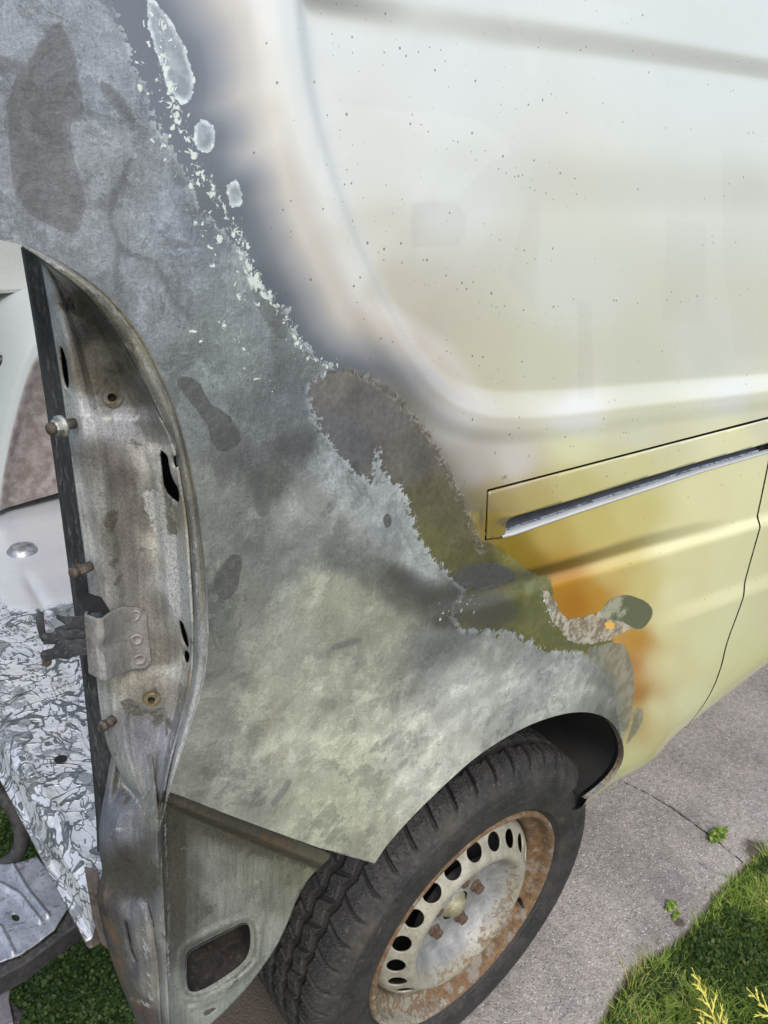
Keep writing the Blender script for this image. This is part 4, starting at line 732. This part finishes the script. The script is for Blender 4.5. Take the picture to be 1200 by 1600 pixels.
tint(cs, V, [(262, 1260, '57554a'), (290, 1270, '4c4a40'), (350, 1290, '4b4a3e'), (420, 1310, '55553f'), (480, 1335, '7b7d58'), (510, 1338, '85875f'), (330, 1265, '5a584a'), (270, 1330, '4c4c44'), (270, 1400, '53534b'), (280, 1460, '5d5e55'), (320, 1340, '777a70'), (350, 1400, '7c8076'), (400, 1370, '7b7e6e'), (440, 1400, '767866'), (330, 1450, '74786f'), (300, 1420, '5a5b53'), (410, 1440, '868a7c'), (420, 1490, '83887c'), (300, 1570, '8a9084'), (360, 1560, '838a80'), (270, 1540, '7a7e74'), (280, 1600, '7e847a'), (450, 1360, '6a6b55'), (262, 1300, '45453f'), (300, 1350, '5a5b52'), (268, 1440, '4a4a43'), (262, 1500, '5c5d56')], worn=[([(404, 1520), (350, 1556), (300, 1572)], 7, .4), ([(256, 1260), (260, 1400), (262, 1560)], 5, .6), ([(280, 1320), (292, 1332)], 10, .5), ([(290, 1500), (290, 1550)], 4, .5)], rust=[([(270, 1260), (480, 1340)], 20, .6)], k=.82)
cs['label'] = 'sooty lower corner sheet with a rounded rectangular opening'
# box behind the rectangular opening
h3 = hitY(H1[:, 0], H1[:, 1], .030*np.ones(len(H1))); h4 = h3+np.array([.02, .07, -.004]); hh = np.vstack([h3, h3[:1], h4, h4[:1]])
INB = mottle('opening_inner_walls', [(.012, .010, .009), (.03, .026, .022), (.05, .042, .035)], 30, .7, .1)
mesh('vent_box', hh, grid_faces(2, len(H1)+1), INB, van); mesh('vent_back', h4, [tuple(range(len(h4)))], INB, van)
# rear-facing part of the corner
CL = [(176, 1176), (166, 1230), (156, 1285), (155, 1325), (163, 1365), (150, 1392), (160, 1440), (172, 1490), (190, 1540), (212, 1590), (240, 1660)]
CRr = [(236, 1176), (244, 1240), (250, 1300), (254, 1380), (259, 1480), (264, 1600), (266, 1660)]
def d_cor(u, py, px):
    d = np.interp(u, [0, .1, .3, .55, .8, .93, 1.], [.125, .10, .078, .058, .030, .012, .006])
    fun = np.exp(-((py-1300)/55.)**2); d = d+.034*sst((1275-py)/50.)*sst(u/.3)-.012*fun*np.exp(-((u-.35)/.25)**2); nar = np.exp(-((py-1385)/28.)**2); d = d+.02*nar*np.exp(-((u-.25)/.3)**2)
    rib = np.exp(-(pline(px, py, [(232, 1410), (240, 1440), (248, 1500), (254, 1600), (256, 1660)])/2.2)**2); d = d+.007*rib
    lens = sdf(px, py, smooth([(205, 1402), (225, 1404), (238, 1440), (244, 1520), (244, 1620), (225, 1600), (212, 1520), (204, 1450)], 2, True)); d = d-.008*sst((lens+2)/10)
    cut = np.exp(-(pline(px, py, [(198, 1440), (206, 1480), (214, 1500)])/3.)**2); d = d+.012*cut
    return d+.004*fbm(px/40., py/60., 1, 4, 17)+.0012*fbm(px/10., py/10., 1, 3, 18)
co, V, _, _ = lofted('corner_post', CL, CRr, 1180, 1655, d_cor, RECM, 60, 260, thick=.002)
tint(co, V, [(200, 1220, '8a8d86'), (185, 1250, '6c7078'), (170, 1290, '666a75'), (200, 1290, '6b6e74'), (165, 1330, '585a5c'), (195, 1340, '3f3c36'), (225, 1340, '4e4b45'), (240, 1260, '85877b'), (245, 1340, '75766c'), (175, 1385, '44403c'), (210, 1385, '4b4744'), (160, 1440, '3a3530'), (180, 1470, '4b4c50'), (215, 1420, '6c6e72'), (225, 1470, '77746e'), (230, 1540, '807c72'), (225, 1580, '5c4f4c'), (200, 1530, '56585c'), (258, 1450, '868980'), (260, 1560, '8a8d83'), (190, 1590, '4a4a4c')], worn=[([(182, 1210), (205, 1240), (225, 1270)], 6, .5), ([(175, 1298), (195, 1292)], 10, .45), ([(220, 1420), (232, 1500), (238, 1580)], 9, .5), ([(206, 1560), (232, 1570)], 8, .6)], rust=[([(165, 1400), (190, 1540)], 20, .7), ([(215, 1560), (235, 1590)], 12, .8)], k=.84)
# inner brown strip and dark slot at the foot of the post
prism('corner_bracket', [P(138, 1392, .15), P(160, 1398, .13), P(176, 1470, .12), P(190, 1500, .12), P(160, 1478, .15), P(146, 1440, .16)], (.01, .04, 0), mottle('brown_bracket', [(.06, .045, .035), (.11, .09, .075), (.03, .025, .02)], 40, .8), van, .002)
prism('lower_fill', [P(176, 1470, .13), P(262, 1500, .06), P(262, 1660, .05), P(235, 1660, .12)], (.02, .05, 0), VOID, van)
# ---------------- cargo floor seen through the rear opening
FZ = .60; xs = np.concatenate([np.linspace(-.60, .2, 330), np.linspace(.22, 2.4, 60)]); ys = np.linspace(.17, 1.60, 420); X, Yg = np.meshgrid(xs, ys, indexing='ij')
e = X+.585+0*Yg; cr = fbm(X, Yg, 26, 4, 3); ridge = 1-np.abs(fbm(X, Yg, 14, 3, 9))*4
Z = FZ+.004*fbm(X, Yg, 5, 3, 1)+.0035*cr*sst((.95-Yg)/.3)+.008*np.exp(-((e-.018)/.012)**2)*(1+1.4*cr)+.003*ridge*np.exp(-((e-.03)/.05)**2)
rib = np.exp(-(((X+.49)-.14*(Yg-.2))/.012)**2)*.005+np.exp(-(((X+.42)-.05*(Yg-.2))/.010)**2)*.004; Z = Z-rib*sst((1.1-Yg)/.1)
Z = Z-.03*sst((.004-e)/.012)-np.where(e < .0, .008, 0)
V = np.stack([X, Yg+0*X, Z], -1).reshape(-1, 3)
s = NT('scorched_foil_floor')
def scrib(sc, w, dist, stretch=(1, 1, 1)):
    n = s.noise(sc, 3, .5, dist, stretch); return s.ss(s.math('ABSOLUTE', s.math('SUBTRACT', s.math('FRACT', s.math('MULTIPLY', n, 5.)), .5)), w, w*.45)
a = scrib(9, .13, 2.2); b = scrib(17, .10, 2.6, (1, .4, 1)); pt = s.ss(s.noise(10, 9, .65, .8), .53, .56); zone = s.attr('burn', 'Fac')
mk = s.math('MAXIMUM', s.math('MAXIMUM', a, s.math('MULTIPLY', b, .9)), s.math('MULTIPLY', pt, .7)); mk = s.math('MULTIPLY', mk, s.ss(s.math('ADD', zone, s.math('MULTIPLY', s.math('SUBTRACT', s.noise(9, 5), .5), .9)), .35, .6))
c = s.mix(s.ss(s.noise(6, 6), .35, .65), (.60, .63, .66), (.68, .68, .68)); c = s.mix(mk, c, (.12, .135, .14)); rr = s.math('MULTIPLY', s.ss(s.noise(12, 8, .7), .58, .7), .5); c = s.mix(s.math('MULTIPLY', rr, zone), c, (.34, .28, .22))
s.bump(s.math('ADD', mk, s.math('MULTIPLY', s.math('MULTIPLY', s.noise(34, 7, .6, .6), 3.2), s.ss(zone, .1, .7, .12, 1.))), .7, .0030); FOIL = s.fin(c, s.mixf(mk, .28, .6), .45)
fo = mesh('cargo_floor', V, grid_faces(len(xs), len(ys)), FOIL, van); setval(fo, 'burn', np.clip(sst((.98-V[:, 1])/.12)*1.0+sst((-.42-V[:, 0])/.06)*.9, 0, 1))
fo['label'] = 'bright silvery cargo floor covered in dark melted squiggles'
boxm('floor_edge_beam', (-.588, .20, .50), (-.53, 1.6, .575), mottle('floor_edge_rusty', [(.05, .045, .04), (.12, .10, .09), (.2, .19, .18)], 30, .7, .2), van, .006)
CAPM = mottle('tie_down_ring', [(.2, .21, .22), (.42, .42, .42)], 60, .4, .6)
q = hitZ(np.array(35.), np.array(860.), FZ); tc_ = lathe('floor_plug', [(0, .012), (.020, .012), (.028, .008), (.031, 0), (.036, -.002)], q, (0, 0, 1), CAPM, van, 28)
boxm('plug_slot', q+[-.020, -.003, .012], q+[.020, .003, .0155], CAPM, tc_, .001)
for (px, py) in ((95, 1187), (28, 1080), (38, 1130)):
    q = hitZ(np.array(float(px)), np.array(float(py)), FZ+.004); lathe('floor_hole', [(0, .0012), (.0042, .0012), (.0060, .0026), (.010, .0012)], q, (0, 0, 1), VOID if px == 95 else CAPM, van, 14)
# ---------------- opposite wheelhouse and side wall
INW = mottle('interior_wall_paint', [(.24, .26, .235), (.30, .32, .29), (.2, .21, .19)], 4, .55, bump=.15)
wl = [(-.62, 1.62, FZ), (2.6, 1.62, FZ), (2.6, 1.62, 1.12), (-.62, 1.62, 1.12)]
prism('inner_side_wall', wl, (0, .03, 0), INW, van); boxm('window_rail', (-.62, 1.56, 1.10), (2.6, 1.66, 1.95), mottle('interior_upper_wall', [(.40, .42, .40), (.47, .48, .46)], 3, .5), van, .012)
yw = 1.36; arcp = [(-12, 800), (-4, 740), (8, 680), (22, 622), (38, 568), (52, 540), (74, 516), (110, 500), (150, 505), (200, 540), (240, 600), (260, 700), (265, 790)]
A3 = hitY(*np.array(smooth(arcp, 2)).T, yw*np.ones(len(smooth(arcp, 2)))); n = len(A3); cen = np.array([A3[:, 0].mean(), yw, FZ])
A3[:, 2] = np.maximum(A3[:, 2], FZ-.01)
rows = [A3*[1, 0, 1]+[0, 1.63, 0]+(A3-cen)*[.12, 0, .12], A3+(A3-cen)*[.06, 0, .06]+[0, .05, 0], A3+[0, .008, 0], A3-(A3-cen)*[.07, 0, .07], A3-(A3-cen)*[.20, 0, .20]+[0, .018, 0], A3*0+cen+[0, .03, .03]]
rows_i = []
for ra, rb in zip(rows[:-1], rows[1:]):
    for t in (0, .33, .66): rows_i.append(ra*(1-t)+rb*t)
rows_i.append(rows[-1]); VW = np.vstack(rows_i)
s = NT('wheelhouse_paint'); n_ = s.noise(7, 8, .65, .5, (1, 1, .5)); n2_ = s.noise(34, 7, .7); m = s.ss(s.math('ADD', s.attr('soot', 'Fac'), s.math('MULTIPLY', s.math('SUBTRACT', n_, .5), 1.1)), .35, .75)
c = s.mix(m, (.34, .37, .37), s.mix(s.ss(n2_, .35, .65), (.16, .13, .115), (.30, .265, .25))); s.bump(n2_, .4, .003); WHM = s.fin(c, .6)
wh = mesh('inner_wheelhouse', VW, grid_faces(len(rows_i), n), WHM, van); k = np.repeat(np.linspace(0, 1, len(rows_i)), n); setval(wh, 'soot', sst((k-.45)/.25))
wh['label'] = 'white inner wheelhouse with a brown scorched face'
HARN = plain('wire_black', (.02, .02, .022), .5)
tube('wiring_loom', smooth([P(-30, 556, 1.50), P(0, 556, 1.48), P(20, 550, 1.46), P(30, 534, 1.46), P(36, 522, 1.46), P(46, 518, 1.46), P(54, 524, 1.46)], 2), .011, HARN, van)
tube('wiring_loom', smooth([P(-30, 566, 1.48), P(-4, 566, 1.46), P(14, 560, 1.46), P(22, 556, 1.46)], 2), .014, HARN, van)
# ---------------- rear cross beam, tow loop and plates under the floor edge
BEAM = mottle('beam_galvanised', [(.24, .26, .30), (.38, .40, .44), (.12, .12, .14)], 24, .45, .4); DKS = mottle('charred_beam', [(.02, .02, .024), (.05, .048, .05), (.09, .08, .07)], 45, .75, .1)
def zpoly(pts, z): a = np.array(pts, float); return hitZ(a[:, 0], a[:, 1], np.full(len(a), z))
bz = .47
tp = [(-40, 1350), (20, 1352), (58, 1340), (84, 1372), (110, 1412), (86, 1452), (34, 1492), (-40, 1520)]
tp3 = zpoly(tp, bz); xs = np.linspace(-60, 120, 110); ysx = np.linspace(1330, 1530, 120); GX, GY = np.meshgrid(xs, ysx, indexing='ij'); p, F = cut_grid(GX, GY, np.array(tp, float), [smooth([(20, 1428), (27, 1428), (32, 1434), (28, 1440), (20, 1438), (17, 1432)], 2, True)])
V = hitZ(p[:, 0], p[:, 1], np.full(len(p), bz)); fld = sum(np.exp(-(pline(p[:, 0], p[:, 1], L)/3.5)**2) for L in ([(-40, 1392), (0, 1384), (30, 1400), (62, 1440)], [(20, 1356), (40, 1390), (74, 1432)], [(-40, 1450), (0, 1450), (20, 1490)])); V[:, 2] += .006*fld+.004*fbm(p[:, 0]/30., p[:, 1]/30., 1, 3, 4)
rb = mesh('rear_cross_beam', V, F, BEAM, van); solid(rb, .003, 0.)
prism('beam_underside', zpoly([(-60, 1520), (34, 1494), (88, 1454), (112, 1414), (150, 1400), (140, 1430), (120, 1446), (40, 1506), (-60, 1560)], bz-.006), (0, .01, -.05), DKS, van, .003)
prism('beam_end', zpoly([(58, 1338), (100, 1345), (150, 1392), (150, 1402), (112, 1414), (84, 1372)], bz+.002), (.01, .01, -.05), mottle('blistered_blue_steel', [(.022, .024, .035), (.05, .052, .07), (.09, .09, .1)], 70, .6, .2, 300, 1., .004), van, .004)
tube('tow_loop', smooth([P(-30, 1225, .62), P(0, 1240, .60), P(22, 1262, .58), P(36, 1300, .56), P(30, 1336, .55), P(0, 1356, .56), P(-40, 1372, .58)], 2), .013, DKS, van)
prism('beam_plate', zpoly([(-60, 1498), (0, 1500), (20, 1522), (14, 1560), (22, 1600), (-60, 1620)], .38), (0, .004, -.006), mottle('purple_grey_plate', [(.16, .15, .17), (.24, .23, .25)], 30, .5, .3), van, .002)
prism('beam_plate', zpoly([(10, 1556), (36, 1582), (30, 1600), (6, 1592)], .37), (0, .004, -.01), DKS, van, .002)
# underbody, sill return
prism('underbody', [(-.50, .16, .50), (2.5, .16, .50), (2.5, 1.58, .50), (-.50, 1.58, .50)], (0, 0, -.02), DARKIN, van)
xs = np.linspace(arch2[-1, 0]+.005, 2.0, 40); zz = SILL[0]+SILL[1]*xs
rows = [np.stack([xs, ybody(xs, zz)+d, zz+h], 1) for d, h in ((0, 0), (.03, -.012), (.08, -.012), (.16, .02))]
sl_ = mesh('sill', np.vstack(rows), grid_faces(4, 40), DARKIN, van)
# ---------------- rear wheel
HUB = np.array([0., 0., .33]); wheel = bpy.data.objects.new('wheel', None); scene.collection.objects.link(wheel); wheel.parent = van; wheel.location = HUB-VAN
na = 1840; prof = np.array([*[tuple(q) for q in resample(smooth([(.214, .012), (.222, .006), (.230, -.001), (.238, -.006), (.252, -.0105), (.268, -.012), (.284, -.011), (.296, -.008), (.304, -.004), (.310, .001)], 2), 64)], (.3145, .0035), (.3155, .0045), (.320, .008), (.3245, .012), (.3285, .017), (.331, .023)]+[(.331+.0035*math.sin(math.pi*t), .023+.155*t) for t in np.linspace(.02, .98, 74)]+[(.331, .178), (.325, .19), (.30, .205), (.26, .21), (.22, .20)])
npf = len(prof); th = np.linspace(0, 2*math.pi, na, endpoint=False); TH, PI_ = np.meshgrid(th, np.arange(npf), indexing='ij'); Rr = prof[PI_, 0].copy(); YY = prof[PI_, 1]
nb = 46; ph = TH/(2*math.pi)*nb
def tri(x): return np.abs((x % 1.)-.5)*2
w_ = YY
zig = .0035*(tri(ph)-.5)*2
def groove(c, wd, dep): return dep*sst(1-np.abs(w_-c-zig)/wd*1.0+.4)
tread = (Rr > .3135) & (w_ > .003) & (w_ < .2)
g = np.zeros_like(Rr)
for c_ in (.052, .086, .120, .150): g = np.maximum(g, groove(c_, .0056, .0095))
for (lo, hi, sh, n_m, sl_k) in ((-.01, .052, 0., 1., 8.), (.052, .086, .45, 1., -9.), (.086, .120, .1, 1., 9.), (.120, .150, .6, 1., -8.), (.150, .21, .2, 1., 8.)):
    m_ = (w_-zig >= lo) & (w_-zig < hi); x = (ph+sh+sl_k*w_) % 1.; lat = sst(1.6-np.abs(x-.5)/.062)
    g = np.where(m_, np.maximum(g, lat*(.008 if lo < 0 or hi > .2 else .0055)), g)
    for so in (.2, .8): g = np.where(m_, np.maximum(g, .0022*sst(1.6-np.abs(((x+.06*np.sin(w_*900)) % 1)-so)/.022)), g)
fade = np.clip((w_-.002)/.010, 0, 1); Rr = Rr-np.where(tread, g*fade, 0)
YYs = YY.copy(); side = (w_ < .006) & (prof[PI_, 0] < .3125); r_ = prof[PI_, 0]
for rr_, hh_, ww_ in ((.299, -.0012, .0012), (.290, .0010, .0012), (.262, -.0011, .0015), (.232, -.0016, .0015)): YYs = YYs+np.where(side, hh_*np.exp(-((r_-rr_)/ww_)**2), 0)
YYs = YYs-np.where((r_ > .300) & (w_ < .008), .0015*(sst(1.5-np.abs(((ph) % 1)-.5)/.3)-.5), 0)
Vt = np.stack([HUB[0]+Rr*np.cos(TH), YYs, HUB[2]+Rr*np.sin(TH)], -1).reshape(-1, 3)
s = NT('tyre_rubber'); n = s.noise(24, 7, .65); n2 = s.noise(160, 6, .7); d = s.attr('groove', 'Fac')
c = s.mix(s.ss(n, .35, .7), (.017, .017, .0175), (.034, .033, .032)); c = s.mix(s.math('MULTIPLY', s.ss(n2, .52, .7), .5), c, (.10, .09, .075)); c = s.mix(s.math('MULTIPLY', s.attr('dust', 'Fac'), s.ss(s.noise(14, 8, .7), .42, .66, .0, .34)), c, (.10, .085, .065)); c = s.mix(s.math('MULTIPLY', s.ss(d, .2, .8), .8), c, (.014, .013, .012)); s.bump(n2, .4, .0012); TYRE = s.fin(c, s.ss(n, .3, .7, .62, .8), None, None, .35)
ty = mesh('tyre', Vt, grid_faces(na, npf, wrap_r=True), TYRE, wheel); setval(ty, 'groove', np.where(tread, np.clip(g*fade/.007, 0, 1), 0).ravel()); _pr = prof[PI_, 0].ravel(); setval(ty, 'dust', np.where(w_.ravel() < .012, np.exp(-((_pr-.305)/.012)**2)+.8*np.exp(-((_pr-.238)/.010)**2)+.25, .15)); ft = ty.data.polygons; _F = grid_faces(na, npf, wrap_r=True); _tr = (prof[_F[:, 0] % npf, 0] > .316) & (prof[_F[:, 0] % npf, 1] < .19); ft.foreach_set('use_smooth', ~_tr); ty['label'] = 'worn winter tyre with blocky tread'
# steel rim: lip and barrel
s = NT('rusty_steel_rim'); n = s.noise(30, 9, .7); n2 = s.noise(90, 9, .72); ru = s.attr('rust', 'Fac'); L = s.l
m = s.ss(s.math('ADD', ru, s.math('MULTIPLY', s.math('SUBTRACT', s.math('ADD', s.math('MULTIPLY', n, .5), s.math('MULTIPLY', n2, .5)), .5), 2.6)), .42, .62)
paintc = s.mix(s.ss(n, .35, .65), (.22, .21, .165), (.34, .33, .265)); rc_ = s.mix(s.ss(n2, .35, .65), (.07, .042, .02), (.18, .105, .048)); rc_ = s.mix(s.ss(n, .50, .62), rc_, (.19, .17, .14)); pan = s.attr('pan', 'Fac'); paintc = s.mix(pan, paintc, s.mix(s.ss(n, .35, .65), (.15, .155, .155), (.27, .275, .27))); fs_ = s.ss(s.noise(160, 6, .75), .58, .64); c = s.mix(s.math('MULTIPLY', fs_, .7), s.mix(m, paintc, rc_), (.13, .085, .05))
s.bump(s.math('ADD', n2, m), .45, .0012); RIMM = s.fin(c, s.mixf(m, .42, .85), .05)
def rimpart(name, prof, rustf, holes=None, seg=240, par=None):
    prof = np.array(prof, float); th = np.linspace(0, 2*math.pi, seg, endpoint=False); T_, I_ = np.meshgrid(th, np.arange(len(prof)), indexing='ij'); r_ = prof[I_, 0]; y_ = prof[I_, 1]
    V = np.stack([HUB[0]+r_*np.cos(T_), y_, HUB[2]+r_*np.sin(T_)], -1).reshape(-1, 3); F = grid_faces(seg, len(prof), wrap_r=True)
    if holes is not None:
        c0 = V[F].mean(1); rr = np.hypot(c0[:, 0]-HUB[0], c0[:, 2]-HUB[2]); aa = np.arctan2(c0[:, 2]-HUB[2], c0[:, 0]-HUB[0]); n_, a0, rh, hr, ht = holes
        def hole_d(rr, aa): da = ((aa-a0+math.pi/n_) % (2*math.pi/n_))-math.pi/n_; return np.hypot((rr-rh)/hr, da*rh/ht), da
        dd, _ = hole_d(rr, aa); F = F[dd > 1]
        ee = np.sort(np.concatenate([F[:, [0, 1]], F[:, [1, 2]], F[:, [2, 3]], F[:, [3, 0]]]), 1); ue, ct = np.unique(ee, axis=0, return_counts=True); bd = np.unique(ue[ct == 1]); pr = bd % len(prof); bd = bd[(pr > 0) & (pr < len(prof)-1)]
        rb_ = np.hypot(V[bd, 0]-HUB[0], V[bd, 2]-HUB[2]); ab = np.arctan2(V[bd, 2]-HUB[2], V[bd, 0]-HUB[0]); dd, da = hole_d(rb_, ab); er = (rb_-rh)/dd; ea = da/dd; nr_ = rh+er; na_ = ab-da+ea
        yb = np.interp(nr_, np.sort(prof[:, 0]), prof[np.argsort(prof[:, 0]), 1]); V[bd] = np.stack([HUB[0]+nr_*np.cos(na_), yb, HUB[2]+nr_*np.sin(na_)], 1)
    o = mesh(name, V, F, RIMM, wheel if par is None else par); setval(o, 'rust', rustf(V)); setval(o, 'pan', sst((.119-np.hypot(V[:, 0]-HUB[0], V[:, 2]-HUB[2]))/.006)); return o
def ang(V): return np.arctan2(V[:, 2]-HUB[2], V[:, 0]-HUB[0])
rimpart('rim', [(.2225, .006), (.2205, .000), (.2165, -.002), (.2120, .0005), (.2095, .008), (.2075, .018), (.200, .026), (.190, .030), (.187, .038), (.186, .060), (.190, .075), (.196, .09), (.200, .12), (.205, .18)], lambda V: .86-.30*np.exp(-((ang(V)+2.3)/.7)**2)-.12*(np.hypot(V[:, 0]-HUB[0], V[:, 2]-HUB[2]) > .209))
def disc_rust(V):
    r_ = np.hypot(V[:, 0]-HUB[0], V[:, 2]-HUB[2]); a = ang(V); return .16+.36*np.exp(-((r_-.125)/.016)**2)*(.45+.55*np.clip(np.cos(a+.9), 0, 1))+.55*np.exp(-((r_-.186)/.009)**2)*np.clip(np.cos(a+.9)+.3, 0, 1)+.25*(r_ < .10)*np.clip(np.cos(a-.9), 0, 1)
dprof = [(.188, .075), (.186, .060), (.183, .048), (.179, .038), (.174, .030)]+[(r, .0135+(r-.154)*.82 if r > .150 else .0102+(r-.150)*.78-.000) for r in np.linspace(.1725, .142, 34)]+[(.139, .0018), (.135, .0003), (.131, .0002), (.127, .002), (.122, .008), (.116, .018), (.109, .030), (.101, .040), (.092, .046), (.078, .048), (.065, .047), (.05, .047), (.040, .046), (.034, .044), (.031, .038)]
dsc = rimpart('disc', dprof, disc_rust, (20, R(2.), .1575, .0125, .0165), 900); dsc.name = 'wheel_disc'; solid(dsc, .003, 0.); dsc['label'] = 'cream steel wheel disc ringed with oval holes, rusty towards the rim'
a0_fix = dsc
lathe('dark_drum_backing', [(0, .070), (.186, .085), (.186, .15), (0, .15)], HUB*[1, 0, 1], (0, 1, 0), VOID, wheel, 48)  # drum widened to the rim and blackened to put shade in the disc holes
CAPC = mottle('cream_hub_cap', [(.17, .165, .10), (.28, .27, .17), (.12, .09, .05)], 60, .45); 
lathe('hub_cap', [(.030, .055), (.029, .044), (.026, .040), (.022, .038), (.0215, .034), (.018, .029), (.010, .026), (0, .025)], HUB*[1, 0, 1], (0, 1, 0), CAPC, wheel, 32)
NUTM = mottle('rusty_wheel_nut', [(.05, .03, .022), (.12, .075, .05), (.2, .14, .1)], 150, .8, .1)
for k in range(5):
    a = R(8+72*k); lathe('wheel_nut', [(.0145, .052), (.0135, .044), (.0125, .041), (.0105, .040), (.0105, .031), (.008, .029), (0, .029)], [HUB[0]+(.056)*math.cos(a), 0, HUB[2]+.056*math.sin(a)], (0, 1, 0), NUTM, wheel, 6, False)
a = R(-28); q = np.array([HUB[0]+.196*math.cos(a), .020, HUB[2]+.196*math.sin(a)]); tube('valve', [q, q+[-.010, -.018, .006]], [.0045, .003], BLACKGAP, wheel)
